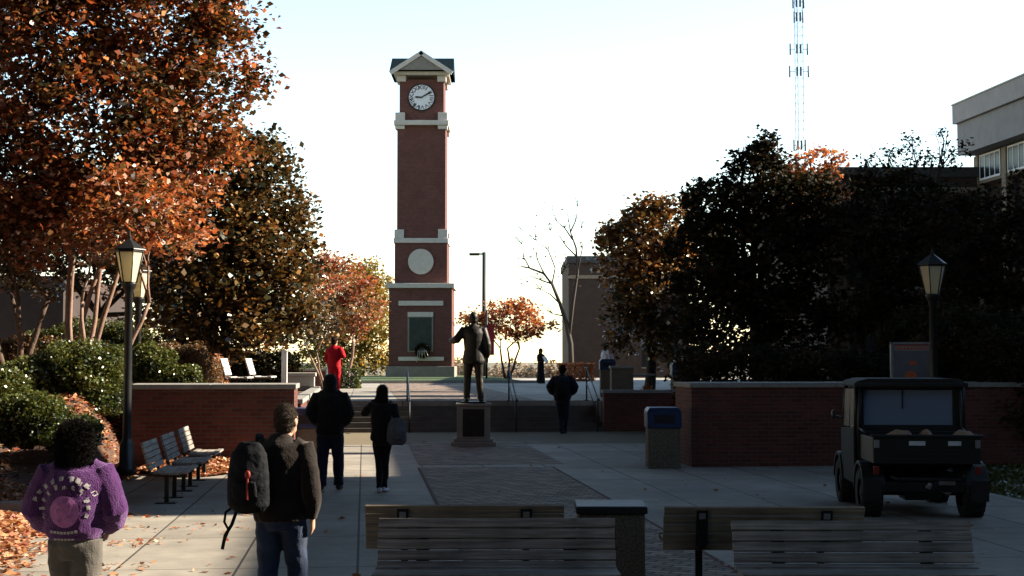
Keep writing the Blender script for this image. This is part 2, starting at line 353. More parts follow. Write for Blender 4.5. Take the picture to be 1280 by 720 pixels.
def tree(name, label, cat, base, blobs, leaf, lm, bark, r0=0.14, dens=5.0, stems=1, group=None, sig=0.24, twig=0.5, per=45, tone=None, trunk_top=None, crown='crown', ydepth=0.9):
    # blobs: (px, py, rpx, rpy, Y) ; base: world point
    t = thing(name, label, cat, base, 0, group)
    base = Vector(base); PP = []; CC = []; TT = []; cents = []
    for (px, py, rx, ry, Y) in blobs:
        c = D(px, py, Y); k = Y / F; r = np.array([rx * k, (rx + ry) / 2 * k * ydepth, ry * k])
        n = int(dens * math.pi * r[0] * r[2] / (0.36 * leaf * leaf))
        p, cc, tn = blob_points(np.array(c), r, n, per, sig); PP.append(p); CC.append(cc); TT.append(tn); cents.append((c, max(r)))
    PP = np.concatenate(PP); TT = np.concatenate(TT)
    ok = PP[:, 2] > base.z + 0.15; PP = PP[ok]; TT = TT[ok]
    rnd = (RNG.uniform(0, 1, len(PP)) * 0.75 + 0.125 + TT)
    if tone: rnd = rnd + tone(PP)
    leaf_object(crown, leaf_arrays(PP, leaf), lm, t, rnd, base)
    mb = MB(); low = min(cents, key=lambda q: q[0].z); mid = Vector((0, 0, 0))
    for c, _ in cents: mid += c
    mid /= len(cents)
    for s_ in range(stems):
        a = 2 * math.pi * s_ / stems + 0.4; off = Vector((math.cos(a), math.sin(a), 0)) * (0 if stems == 1 else 0.14)
        top = Vector(trunk_top) if trunk_top else base.lerp(mid, 0.55)
        top = top + off * (0 if stems == 1 else 4.5)
        pts = limb(mb, off, top - base, r0, r0 * 0.55, 0.05, 8)
        for c, rr in cents[s_::stems]:
            q = limb(mb, top - base, c - base, r0 * 0.5, r0 * 0.16, 0.1, 5)
            for _ in range(3):
                e = c - base + Vector((random.uniform(-1, 1), random.uniform(-.7, .7), random.uniform(-.3, 1))) * rr * 0.8
                limb(mb, q[random.randint(2, 5)], e, r0 * 0.16, 0.012, 0.15, 4)
    allc = np.concatenate(CC); nt_ = int(len(allc) * twig); nt_ = min(nt_, 160)
    for i in RNG.choice(len(allc), nt_, replace=False):
        e = Vector(allc[i]); c = min((q[0] for q in cents), key=lambda q: (q - e).length)
        if e.z < base.z + .3: continue
        limb(mb, c.lerp(e, 0.15) - base, e - base, 0.022, 0.006, 0.15, 4)
    mb.build('trunk', bark, t)
    return t
def shrub(name, label, cat, base, size, lm, leaf=0.06, dens=6, box=False, group=None, rz=0, gaps=False):
    t = thing(name, label, cat, base, 0, group)
    a, b, h = size; n = int(dens * (a * b + 2 * a * h + 2 * b * h) / (leaf * leaf * .36) * 0.5)
    if box:
        q = RNG.uniform(-1, 1, (n, 3)); ax = RNG.integers(0, 3, n); q[np.arange(n), ax] = np.sign(q[np.arange(n), ax]) * RNG.uniform(.82, 1.03, n)
        q = np.sign(q) * np.abs(q) ** 0.9
    else:
        q = RNG.normal(size=(n, 3)); q /= np.linalg.norm(q, axis=1)[:, None]; q *= RNG.uniform(0.62, 1.06, n)[:, None]
        q = np.sign(q) * np.abs(q) ** 0.85
    wob = np.array([noise.noise(Vector(p) * 2.3 + Vector(base)) for p in q]); q *= (1 + 0.30 * wob)[:, None]
    p = q * np.array([a / 2, b / 2, h / 2]) + np.array([0, 0, h / 2]); p = p[p[:, 2] > 0]
    cr, sr = math.cos(rz), math.sin(rz); p[:, :2] = p[:, :2] @ np.array([[cr, sr], [-sr, cr]])
    p += RNG.normal(size=p.shape) * 0.02
    tn = np.array([noise.noise(Vector(x) * 1.7) for x in p]) * 0.6
    leaf_object('foliage', leaf_arrays(p + np.array(base), leaf), lm, t, RNG.uniform(0.1, 0.8, len(p)) + tn, base)
    mb = MB()
    for i in range(7):
        an = 2 * math.pi * i / 7; e = Vector((math.cos(an) * a * .36, math.sin(an) * b * .36, h * .8)); e.rotate(Matrix.Rotation(rz, 3, 'Z'))
        limb(mb, (e.x * .15, e.y * .15, -.05), e, 0.03, 0.012, .1, 5)
    mb.build('stems', M['darkbark'], t); return t

# ================================================================== SETTING
TZ = 0.83
# base land sheet, falling away beyond the campus hill
us = np.concatenate([np.linspace(-4000, -80, 12), np.linspace(-60, 60, 9), np.linspace(80, 4000, 12)])
vs_ = np.concatenate([np.linspace(-300, 90, 6), [105, 130, 170, 240, 400, 800, 2000, 6000]])
mb = MB(); vv = []
for v in vs_:
    for u in us:
        z = -0.12 if v < 100 else -0.12 - min(9, (v - 100) * 0.07)
        if 60 < v < 100: z = 0.3 if abs(u) < 70 else -0.12
        vv.append((u, v, z))
n = len(us); mb.add(vv, [(i * n + k, i * n + k + 1, (i + 1) * n + k + 1, (i + 1) * n + k) for i in range(len(vs_) - 1) for k in range(n - 1)])
S('ground', mb, M['farland'], WA)
mb = MB(); mb.b2(-5.4, 9.4, -8, 19.3, -0.3, 0); mb.b2(-3.95, 9.4, 19.3, 28.02, -0.3, 0); mb.b2(-1.38, 8.8, 28.02, 39.5, -0.3, 0)
S('plaza', mb, M['concrete'], WA)
mb = MB(); mb.b2(1.05, 3.5, -8, 26.9, 0.001, 0.005); mb.b2(1.05, 3.85, 27.6, 34.6, 0.001, 0.005); mb.b2(0.9, 4.3, 34.6, 39.3, 0.001, 0.005)
S('brick_path', mb, M['paver'], WA)
mb = MB()
mb.b2(1.0, 1.05, -8, 26.9, 0.001, 0.006); mb.b2(3.5, 3.55, -8, 26.9, 0.001, 0.006)
S('path_edging', mb, M['soil'], WA)
# grass strip at the right by the buggy
mb = MB(); mb.b2(9.4, 60, -8, 27.9, -0.3, -0.02); S('lawn', mb, M['lawn'], WA)
# upper terrace
mb = MB(); mb.b2(-40, 45, 41.1, 72.6, -0.3, TZ); mb.b2(-40, 45, 72.6, 98, -0.3, TZ - 0.06)
S('terrace', mb, M['terrace'], WA)
mb = MB(); mb.b2(1.0, 5.0, 41.6, 72.4, TZ + 0.001, TZ + 0.005); S('terrace_brick_path', mb, M['paver'], WA)
# raised beds either side
mb = MB(); mb.b2(8.8, 45, 28.2, 39.5, -0.3, 0.86); S('planting_bed', mb, M['soil'], WA)
mb = MB(); mb.b2(-40, -1.4, 28.05, 39.45, -0.3, 1.16); mb.b2(-40, -1.2, 39.8, 41.1, -.3, 0.83); mb.b2(6.6, 45, 39.8, 41.1, -.3, 0.83); S('upper_bed', mb, M['soil'], WA)
# bank on the left
def bank_z(u, v):
    u0 = -3.95 if v > 19.3 else -5.3
    sm = lambda t: max(0, min(1, t)) ** 2 * (3 - 2 * max(0, min(1, t)))
    a = 1.6 * sm((u0 - u) / 4.6)
    b = 1.35 * sm((v - 21.6) / 4.4) * sm((-3.95 - u) / 1.0)
    z = max(a, b) + 0.04 * noise.noise((u * .8, v * .8, 0))
    if v > 27.9: z = max(z, 1.0)
    return z + 0.02 if u < u0 else 0.004
gu = np.concatenate([np.linspace(-40, -12, 12), np.linspace(-11.5, -3.97, 34)]); gv = np.concatenate([np.linspace(-8, 18.8, 40), [19.29, 19.31], np.linspace(19.8, 28, 26), np.linspace(29, 60, 24)])
mb = MB(); mb.add([(u, v, bank_z(u, v)) for v in gv for u in gu], [(i * len(gu) + k, i * len(gu) + k + 1, (i + 1) * len(gu) + k + 1, (i + 1) * len(gu) + k) for i in range(len(gv) - 1) for k in range(len(gu) - 1)], True)
S('bank', mb, M['soil'], WA)
# far lawn the clock tower stands on
mb = MB(); mb.prism([(-14, TZ), (-13, TZ + .14), (7.8, TZ + .14), (9, TZ)], 'y', 72.75, 97); S('tower_lawn', mb, M['lawn'], WA)
mb = MB(); mb.b2(-14, 9, 72.6, 72.75, TZ - .1, TZ + .12); S('kerb', mb, M['cap'], WA)
# stairs
st = thing('stairs', 'wide flight of concrete steps between brick walls, behind the statue pedestal', 'stairs', W(2.7, 39.5, 0), WA)
mb = MB()
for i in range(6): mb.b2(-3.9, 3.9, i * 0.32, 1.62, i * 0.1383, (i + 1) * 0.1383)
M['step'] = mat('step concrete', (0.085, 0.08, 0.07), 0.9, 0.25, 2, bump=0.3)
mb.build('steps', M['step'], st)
mb = MB()
for i in range(6): mb.b2(-3.88, 3.88, i * 0.32 - 0.012, i * 0.32 + 0.05, (i + 1) * 0.1383, (i + 1) * 0.1383 + .006)
mb.build('nosing', M['step'], st)

def brick_wall(label, u0, u1, v0, v1, z0, z1, cap=0.09, group=None, ov=0.04):
    t = thing('brick_wall', label, 'wall', W((u0 + u1) / 2, (v0 + v1) / 2, z0), WA, group)
    a, b, h = abs(u1 - u0) / 2, abs(v1 - v0) / 2, z1 - z0
    mb = MB(); mb.b2(-a, a, -b, b, -0.05, h - cap); mb.build('masonry', M['brick'], t)
    mb = MB()
    if a > b:
        k = max(1, round(2 * a / 1.4)); L = (2 * a + 2 * ov) / k
        for i in range(k): mb.b2(-a - ov + i * L + .004, -a - ov + (i + 1) * L - .004, -b - ov, b + ov, h - cap + .001, h)
    else: mb.b2(-a - ov, a + ov, -b - ov, b + ov, h - cap + .001, h)
    mb.build('coping', M['cap'], t, 0.008); return t
brick_wall('red brick planter wall with stone coping behind the row of three lit benches', -4.25, -1.26, 26.6, 28.0, 0, 1.56)
brick_wall('long red brick planter wall with stone coping behind the utility buggy', 6.12, 14.5, 26.6, 28.0, 0, 1.57)
brick_wall('lower brick wall with pale coping between the stairs and the planter wall on the right', 6.62, 14.5, 39.5, 39.8, 0, 1.17)
brick_wall('low brick wall beside the stairs, behind the dark hooded man', -6.0, -1.22, 39.5, 39.8, 0, 1.28)
brick_wall('side wall of the right planter running back towards the stairs', 8.7, 8.95, 28.05, 39.45, 0, 1.0)
brick_wall('side wall of the left planter running back towards the stairs', -1.39, -1.2, 28.05, 39.45, 0, 1.25)
brick_wall('small low brick wall with sunlit top beyond the white post, under the trees', -6.0, -1.5, 58, 58.3, TZ, TZ + .82, .08)
pb = thing('stone_pier', 'sunlit cream stone block standing on the low wall at the left end of the stairs', 'pier', W(-1.75, 39.65, 1.285), WA)
mb = MB(); mb.b2(-.42, .42, -.2, .2, 0, .27); mb.build('block', M['cream'], pb, .01)
mb = MB(); mb.b2(-.46, .46, -.24, .24, .272, .37); mb.build('cap_slab', M['cream'], pb, .01)
wp = thing('white_post', 'slim white post standing on the left planter wall beside the sunlit benches', 'post', W(-2.05, 30.5, 0.86), WA)
mb = MB(); mb.b2(-.07, .07, -.07, .07, 0, 1.05); mb.build('shaft', M['white'], wp, .01)
mb = MB(); mb.prism([(-.09, 1.05), (.09, 1.05), (0, 1.12)], 'y', -.09, .09); mb.build('cap', M['white'], wp)
wp.location = W(-1.95, 36.0, 1.155)
lk = thing('kerb_stone', 'short pale kerb stone at the foot of the planted bank, left of the purple jacket', 'kerb', W(-4.95, 19.3, 0), WA)
mb = MB(); mb.b2(-.55, .95, -.12, .12, -.1, .17); mb.build('stone_block', M['cap'], lk, .015)

# handrails
def handrail(label, u, v0=39.35, v1=41.35):
    t = thing('handrail', label, 'handrail', W(u, v0, 0), WA, 'dark handrails on the stairs')
    for (v, z) in ((0, 0), (v1 - v0, TZ)):
        mb = MB(); mb.tube([(0, v, z), (0, v, z + .93)], .024, 8); mb.lathe([(.06, 0), (.06, .012), (.03, .02)], 10, (0, v, z)); mb.build('post', M['rail'], t)
    mb = MB(); mb.tube([(0, -.35, .9), (0, 0, .95), (0, v1 - v0, .95 + TZ), (0, v1 - v0 + .3, .95 + TZ)], .022, 8); mb.build('top_rail', M['rail'], t)
    mb = MB(); mb.tube([(0, 0, .5), (0, v1 - v0, .5 + TZ)], .015, 8); mb.build('lower_rail', M['rail'], t)
handrail('dark metal handrail on the steps directly in front of the clock tower', (511 - 455) / 45.2)
handrail('dark metal handrail on the steps between the statue and the man climbing them', (643 - 455) / 45.2)
handrail('dark metal handrail at the right end of the steps beside the brick wall', 6.42)
handrail('dark metal handrail at the left end of the steps below the person in red', -1.05)

# ================================================================== BUILDINGS
# long classroom block on the right: its far end shows, the rest throws the shade over the plaza
A = thing('classroom_building', 'long flat roofed building at the right edge with grey parapet over a row of windows', 'building', W(30, 60, 0), WA)
def seg(v0, v1, H, wn_=True):
    a, b = v0 - 60, v1 - 60
    mb = MB(); mb.b2(.6, 15, a, b, 0, H - 4.0); mb.build('wall', M['farbrick'], A)
    mb = MB(); mb.b2(.05, 15.0, a, b, H - 3.99, H - 2.55); mb.build('window_band_wall', M['tancol'], A)
    mb = MB(); mb.b2(-.75, 15, a - .2, b + .2, H - 2.5, H - 0.95); mb.build('fascia', M['facade'], A)
    mb = MB(); mb.b2(-.95, 15.1, a - .3, b + .3, H - 0.93, H); mb.build('parapet', M['facadelight'], A)
    mb = MB(); mb.b2(-1.0, 15.1, a - .34, b + .34, H + .002, H + .07); mb.build('roof_edge', M['cream'], A)
    k = int((v1 - v0) / 3.1)
    for i in range(k):
        c = b - 1.8 - i * 3.1
        if c - 1.1 < a: break
        f = MB(); f.b2(.0, .04, c - 1.15, c + 1.15, H - 3.85, H - 3.75); f.b2(.0, .04, c - 1.15, c + 1.15, H - 2.68, H - 2.6)
        for q in range(5): f.b2(-.01, .04, c - 1.15 + q * .56, c - 1.15 + q * .56 + .06, H - 3.85, H - 2.6)
        w = f.build('window', M['white'], A)
        g = MB(); g.b2(.005, .03, c - 1.13, c + 1.13, H - 3.8, H - 2.62); g.build('pane', M['window'], w)
        cl = MB(); cl.b2(-.03, .3, c + 1.3, c + 1.75, 1, H - 2.6); cl.build('pilaster', M['tancol'], A)
    for fl in range(int((H - 5) / 3.6)):
        for i in range(k):
            c = b - 1.8 - i * 3.1; zz = H - 8.2 - fl * 3.6
            if c - 1.1 < a or zz < 1: break
            g = MB(); g.b2(.52, .62, c - 1.0, c + 1.0, zz, zz + 1.5); g.build('window', M['window'], A)
seg(42.7, 68.2, 14.62); seg(27.2, 42.5, 15.5); seg(21.85, 27.0, 19.1); seg(-14, 21.7, 16.4)

def flat_building(name, label, px0, px1, ptop, Y, depth, m, zb=0, band=None, wins=()):
    a = D(px0, 450, Y); b = D(px1, 450, Y); H = D(640, ptop, Y).z - zb
    t = thing(name, label, 'building', ((a.x + b.x) / 2, Y, zb)); w = (b.x - a.x) / 2
    mb = MB(); mb.b2(-w, w, 0, depth, 0, H - .5); mb.build('wall', m, t)
    mb = MB(); mb.b2(-w - .12, w + .12, -.12, depth + .1, H - .5 + .002, H); mb.build('parapet', M['farbrick'] if m != M['farbrick'] else M['asphalt'], t)
    if band:
        mb = MB(); mb.b2(-w - .04, w + .04, -.05, .2, H - band - .25, H - band); mb.build('stone_band', M['tancol'], t)
    for (x, z, ww, hh) in wins:
        mb = MB(); mb.b2(x - ww / 2, x + ww / 2, -.03, .1, z, z + hh); wo = mb.build('window', M['window'], t)
        mb = MB(); mb.b2(x - ww / 2 - .05, x + ww / 2 + .05, -.08, .02, z - .12, z - .02); mb.build('sill', M['stone'], wo)
    return t
flat_building('brick_building', 'brown brick building with flat roof behind the bare tree, right of the orange tree', 711, 860, 320, 105, 14, M['farbrick'], 0.3, 1.4,
              [(x, z, 1.0, 1.6) for x in (1.5, 3.5) for z in (1.2, 4.6)])
flat_building('dark_building', 'dark flat roofed building behind the right hand trees, below the radio mast', 1035, 1330, 209, 70.5, 20, M['farbrick'], 0, 1.0,
              [(x, z, 1.4, 1.5) for x in (-4, -1.5, 1, 3.5) for z in (2, 5.6)])
flat_building('pale_building', 'low dark brown building seen between the crepe myrtle trunks at far left', -140, 78, 345, 62, 10, mat('brown render', (0.035, 0.024, 0.021), .9, .25, 2), 0.5)
# unseen hall behind the camera, added to cut skylight from the back
hb = thing('unseen_blocking_hall', 'unseen tall brick hall added behind the viewpoint to block skylight', 'building', W(0, -16, 0), WA)
mb = MB(); mb.b2(-34, 32, -12, 0, 0, 21); mb.build('wall', M['farbrick'], hb)
mb = MB(); mb.b2(-34.3, 32.3, -12.2, .3, 21.01, 22); mb.build('parapet', M['facade'], hb)
for i in range(14):
    for k in range(3):
        mb = MB(); mb.b2(-31 + i * 4.6, -29 + i * 4.6, 0, .05, 2 + k * 4.2, 4.2 + k * 4.2); mb.build('window', M['window'], hb)

# ------------------------------------------------------------------ clock tower
TY = 88.0; k = TY / F
TX = (525.3 - 640) * k
tw = thing('clock_tower', 'tall red brick clock tower with white clock face and slate gabled roof on the terrace', 'clock tower', (TX, TY, TZ + .05), 0)
def tz(py): return D(525, py, TY).z - (TZ + .05)
def hw(px): return px * k / 2
E_ = 0.003
def block(name, wpx, y0, y1, m, par=tw, bev=0):
    h = hw(wpx); mb = MB(); mb.b2(-h, h, 2.0 - h, 2.0 + h, tz(y1), tz(y0)); return mb.build(name, m, par, bev)
block('plinth', 86, 458, 474, M['stone'], bev=.02)
block('base_block', 79, 360.2, 458, M['towerbrick'])
block('base_cornice', 85, 354, 360, M['cream'], bev=.02)
block('middle_block', 66, 303.2, 354, M['towerbrick'])
block('middle_cornice', 69, 297, 303, M['cream'], bev=.02)
block('shaft', 61, 155.2, 297, M['towerbrick'])
block('clock_cornice', 69, 149, 155, M['cream'], bev=.02)
block('clock_stage', 56, 97, 149, M['towerbrick'])
for (yy0, yy1, wo, sz) in ((286, 297, 67, 12), (139, 149, 66, 12), (155.2, 160, 66, 12), (92, 100, 62, 11)):
    for sx in (-1, 1):
        for sy in (-1, 1):
            h = hw(wo); z_ = hw(sz * 2) ; mb = MB(); x1 = sx * h; x0 = sx * (h - z_)
            mb.b2(min(x0, x1), max(x0, x1), 2 + min(sy * h, sy * (h - z_)), 2 + max(sy * h, sy * (h - z_)), tz(yy1) + E_, tz(yy0) - E_)
            mb.build('corner_stone', M['cream'], tw, .015)
# roof: crossing gables
h = hw(72); zE = tz(92); zR = tz(64.5)
block('eaves_band', 70, 88, 92, M['cream'])
zE = tz(88) + E_
mb = MB(); hh = hw(79); over = hw(80)
mb.prism([(2 - hh, zE), (2 + hh, zE), (2, zR)], 'x', -over, over)
mb.prism([(-hh, zE), (hh, zE), (0, zR + .02)], 'y', 2 - hh + .05, 2 + hh - .05)
mb.build('roof', M['slate'], tw)
for sgn in (1,):
    mb = MB(); q = hw(66); mb.prism([(-q, zE + .05), (q, zE + .05), (0, zR - .28)], 'y', 2 - hh - .02, 2 - hh + .04); mb.build('gable_panel', M['stone'], tw)
    mb = MB()
    for sx in (-1, 1):
        a = Vector((sx * (hh + .05), 2 - hh - .08, zE - .05)); b = Vector((0, 2 - hh - .08, zR + .08)); d = (b - a).normalized(); n_ = Vector((-d.z, 0, d.x)) * (-.26 if sx < 0 else .26)
        if n_.z > 0: n_ = -n_
        mb.add([a, b, b + n_, a + n_, a + Vector((0, .12, 0)), b + Vector((0, .12, 0)), b + n_ + Vector((0, .12, 0)), a + n_ + Vector((0, .12, 0))], [(0, 1, 2, 3), (4, 7, 6, 5), (0, 4, 5, 1), (1, 5, 6, 2), (2, 6, 7, 3), (3, 7, 4, 0)])
    mb.build('gable_trim', M['cream'], tw)
# clock
fy = 2 - hw(56)
def disc(name, r, y0, y1, z, m, par, n=48):
    mb = MB(); mb.prism([(r * math.cos(2 * math.pi * i / n), z + r * math.sin(2 * math.pi * i / n)) for i in range(n)], 'y', y0, y1); return mb.build(name, m, par)
cz = tz(119.5); cr_ = hw(32)
clk = disc('clock', cr_ + .07, fy - .05, fy + .1, cz, M['iron'], tw)
M['dial'] = mat('white dial', (0.72, 0.74, 0.76), 0.4, .03, 3)
disc('dial', cr_, fy - .065, fy - .051, cz, M['dial'], clk)
rn = ['XII', 'I', 'II', 'III', 'IV', 'V', 'VI', 'VII', 'VIII', 'IX', 'X', 'XI']
def text_mesh(body, size, ext=.004):
    cu = bpy.data.curves.new('numeral', 'FONT'); cu.body = body; cu.size = size; cu.align_x = 'CENTER'; cu.align_y = 'CENTER'; cu.extrude = ext
    o = bpy.data.objects.new('numeral', cu); C.objects.link(o); bpy.context.view_layer.update()
    me = bpy.data.meshes.new_from_object(o.evaluated_get(bpy.context.evaluated_depsgraph_get())); bpy.data.objects.remove(o); return me
for i, tx in enumerate(rn):
    me = text_mesh(tx, .36); a = -2 * math.pi * i / 12
    me.transform(Matrix.Scale(1.2, 4, (1, 0, 0))); me.transform(Matrix.Translation((0, cr_ * .78, 0))); me.transform(Matrix.Rotation(a, 4, 'Z')); me.transform(Matrix.Rotation(math.pi / 2, 4, 'X')); me.transform(Matrix.Translation((0, fy - .07, cz)))
    me.materials.clear(); me.materials.append(M['black']); o = bpy.data.objects.new('numeral', me); C.objects.link(o); o.parent = clk
def hand(name, ang, L, w, y):
    d = Vector((math.sin(ang), 0, math.cos(ang))); nn = Vector((math.cos(ang), 0, -math.sin(ang)))
    c = Vector((0, y, cz)); p = [c - d * L * .15 - nn * w * .6, c - d * L * .15 + nn * w * .6, c + d * L * .7 + nn * w, c + d * L, c + d * L * .7 - nn * w]
    mb = MB(); mb.add(p + [q + Vector((0, .012, 0)) for q in p], [(0, 1, 2, 3, 4), (9, 8, 7, 6, 5)] + [(i, (i + 1) % 5, (i + 1) % 5 + 5, i + 5) for i in range(5)]); mb.build(name, M['black'], clk)
hand('hour_hand', R(-88), cr_ * .58, .055, fy - .10); hand('minute_hand', R(61), cr_ * .92, .045, fy - .12)
# blank roundel
fm = 2 - hw(66); rd = disc('roundel_ring', hw(35), fm - .03, fm + .1, tz(326.5), M['towerbrick'], tw); disc('roundel', hw(32), fm - .06, fm - .031, tz(326.5), M['cream'], tw)
# base front
fb = 2 - hw(79)
def bar(name, x0, x1, y0, y1, m, d=.08, par=tw):
    mb = MB(); mb.b2((x0 - 525.3) * k, (x1 - 525.3) * k, fb - d, fb + .05, tz(y1), tz(y0)); return mb.build(name, m, par, .01)
bar('lintel', 498, 554, 376, 382, M['cream']); bar('sill_course', 498, 555, 446, 451, M['cream'])
pf = bar('plaque_frame', 509.5, 541.5, 390, 440, M['stone'], .05)
M['plaque'] = mat('green bronze plaque', (0.035, 0.05, 0.045), 0.5, .3, 3, metal=.4)
bar('plaque', 511.5, 539.5, 397, 438.5, M['plaque'], .07, pf)
bar('plaque_header', 509.5, 541.5, 390, 396, M['cream'], .09, pf)
for sgn_ in (0,):
    pass
# wreath leaning on the sill
wr = thing('wreath', 'round leafy wreath with pale ribbon resting on the sill of the clock tower plaque', 'wreath', (TX, TY + fb - .12, tz(447) + TZ + .05))
pts = []
for i in range(1500):
    a = random.uniform(0, 2 * math.pi); rr = .36 + random.gauss(0, .05); pts.append((TX + (528 - 525.3) * k + rr * math.cos(a), TY + fb - .17 + random.gauss(0, .04), tz(447) + TZ + .05 + .42 + rr * math.sin(a)))
leaf_object('garland', leaf_arrays(np.array(pts), .09), LF['dark'], wr, None, wr.location)
mb = MB(); c0 = Vector(((528 - 525.3) * k, -.12, .42))
for i in range(5): a = R(40 + i * 25); mb.tube([c0 + Vector((0, 0, -.3)), c0 + Vector((math.cos(a) * .3, -.04, -.1 + math.sin(a) * .2)), c0 + Vector((math.cos(a) * .45, -.03, -.3 - .1 * i % 2))], .02, 5)
mb.build('ribbon', M['cream'], wr)

# ------------------------------------------------------------------ radio mast
MY = 400.0; km = MY / F; mx_ = (1001.5 - 640) * km
mast = thing('radio_mast', 'tall slim lattice radio mast rising out of the frame above the right hand trees', 'radio mast', (mx_, MY, -8))
mb = MB(); w_ = 1.15; Hm = 135
legs = [(-w_, -w_ * .6), (w_, -w_ * .6), (0, w_)]
for (x, y) in legs: mb.tube([(x, y, 0), (x, y, Hm)], .085, 5, smooth=False)
mb.build('leg_frame', M['mastmetal'], mast)
mb = MB()
for z in np.arange(0, Hm - 1, 2.4):
    for i in range(3):
        a = legs[i]; b = legs[(i + 1) % 3]; mb.tube([(a[0], a[1], z), (b[0], b[1], z + 2.4)], .03, 4); mb.tube([(a[0], a[1], z), (b[0], b[1], z)], .03, 4)
mb.build('bracing', M['mastmetal'], mast)
for py, s_ in ((4, 1.5), (62, 2.4), (90, 2.6), (22, 1.2), (182, 1.6)):
    z = D(1000, py, MY).z + 8; mb = MB()
    for sx in (-1, 1):
        mb.tube([(sx * 1.1, -.5, z), (sx * s_, -.5, z)], .09, 5)
        for dz in (-1.2, 1.2): mb.tube([(sx * s_, -.5, z - 1.6), (sx * s_, -.5, z + 1.6)], .22, 6)
    for dx in (-.6, .4): mb.b2(dx - .25, dx + .25, -1.1, -.8, z - 1.3, z + 1.3)
    mb.build('antenna', M['mastmetal'], mast)

# ================================================================== STREET FURNITURE
def make_bench(label, L=1.8, H=0.8, wood='greywood', group='wooden plank benches'):
    t = thing('bench', label, 'bench', (0, 0, 0), 0, group)      # faces -Y, length along X
    rec = math.atan(.22); mb = MB()
    for i in range(5):
        z = H - .04 - i * .078; y = .20 + (z - .42) * .30
        mb.box((random.uniform(-.004, .004), y, z), (L, .034, .070), Matrix.Rotation(-.28, 3, 'X'))
    mb.build('backrest', M[wood], t, .004)
    mb = MB()
    for i in range(5): mb.box((random.uniform(-.004, .004), .12 - i * .094, .43 + (.012 if i in (0, 4) else 0)), (L, .084, .034), Matrix.Rotation(.04, 3, 'X'))
    mb.build('seat', M[wood], t, .004)
    for sx in (-.31, .31):
        mb = MB(); x = sx * L
        mb.b2(x - .03, x + .03, -.02, .04, 0, .40); mb.b2(x - .03, x + .03, -.27, .2, .37, .405)
        mb.box((x, .20 + ((H + .36) / 2 - .42) * .30 + .031, (H + .36) / 2), (.10, .018, H - .42), Matrix.Rotation(-.28, 3, 'X'))
        mb.box((x, .25, .45), (.06, .04, .16), Matrix.Rotation(-.28, 3, 'X'))
        mb.b2(x - .09, x + .09, -.12, .16, 0, .015)
        lg = mb.build('leg', M['iron'], t, .003)
        mb = MB(); z = H - .085; y = .20 + (z - .42) * .30 + .046
        mb.box((x, y, z), (.055, .012, .05), Matrix.Rotation(-.28, 3, 'X')); mb.build('bolt_plate', M['steel'], lg, .002)
    return t
def place(o, px0, px1, Y, rz, z=0):
    a = D(px0, 450, Y); b = D(px1, 450, Y); o.location = ((a.x + b.x) / 2, Y, z); o.rotation_euler = (0, 0, rz)
F1 = 10.75; B1 = 12.75
b = make_bench('nearest left plank bench facing the viewer, its slatted back filling the bottom centre', 1.8, .80); place(b, 470, 771, F1, R(.3))
b = make_bench('nearest right plank bench facing the viewer, in the bottom right corner', 1.81, .78); place(b, 921, 1223, F1, R(-.8))
b = make_bench('tan plank bench seen from behind, between the man with the backpack and the pebble box', 1.71, .76, 'tanwood'); place(b, 461, 703, B1, R(180.5))
b = make_bench('tan plank bench seen from behind, between the pebble box and the utility buggy', 1.72, .745, 'tanwood'); place(b, 826, 1068, B1, R(179.2))
for i, (v, lab) in enumerate(((21.15, 'nearest of the three plank benches lined up in front of the left brick wall'),
                              (23.05, 'middle of the three plank benches lined up in front of the left brick wall'),
                              (25.0, 'farthest of the three plank benches, touching the sunlit leaves at the left brick wall'))):
    b = make_bench(lab, 1.35, .86, 'greywood'); b.location = W(-2.72, v - .1, 0); b.rotation_euler = (0, 0, WA + R(90))
    b['group'] = 'plank benches in front of the left brick wall'
M['whitewood'] = woodmat('pale painted planks', (0.5, 0.49, 0.46), (0.7, 0.69, 0.66))
for i, (px, Y, z, lab) in enumerate(((297, 33.0, 1.16, 'sunlit white chair seen side on above the left brick wall, farther from the white post'),
                                  (327, 34.5, 1.16, 'sunlit white chair seen side on above the left brick wall, next to the white post'))):
    b = make_bench(lab, .55, .88, 'whitewood', 'white chairs on the upper terrace'); b.location = D(px, 470, Y); b.location.z = z; b.rotation_euler = (0, 0, WA + R(80)); b.name = 'chair'; b['category'] = 'chair'

def bin_(label, px, Y, z, w=.62, h=1.12, lid=.38, lidm='navy', rz=0.0, group='pebble finished litter bins with navy lids'):
    p = D(px, 450, Y); t = thing('litter_bin', label, 'litter bin', (p.x, Y, z), rz, group)
    mb = MB(); mb.b2(-w / 2 + .02, w / 2 - .02, -w / 2 + .02, w / 2 - .02, .0, h - lid); mb.build('body', M['aggregate'], t, .015)
    mb = MB(); mb.b2(-w / 2, w / 2, -w / 2, w / 2, h - lid + .003, h - .07); mb.prism([(-w / 2, h - .069), (w / 2, h - .069), (w / 2 - .05, h), (-w / 2 + .05, h)], 'y', -w / 2, w / 2)
    l = mb.build('lid', M[lidm], t, .015)
    if lid > .2:
        mb = MB(); mb.b2(-w * .3, w * .3, -w / 2 - .012, -w / 2 - .004, h - lid + .09, h - .13); mb.build('flap', M['darklid'], l, .003)
    return t
bin_('pebble finished litter bin with navy lid at the corner of the right brick planter wall', 828, 27.0, 0, .64, 1.12)
bin_('pebble finished litter bin with navy lid, half hidden behind the hooded man in black', 386, 27.3, 0, .62, 1.1)
bin_('distant navy lidded litter bin in front of the person in a pale shirt', 759, 45.5, TZ, .5, 1.2, .34)
bin_('navy lidded litter bin on the upper terrace, right behind the corner of the right walls', 853, 42.5, TZ, .68, 1.1, .38)
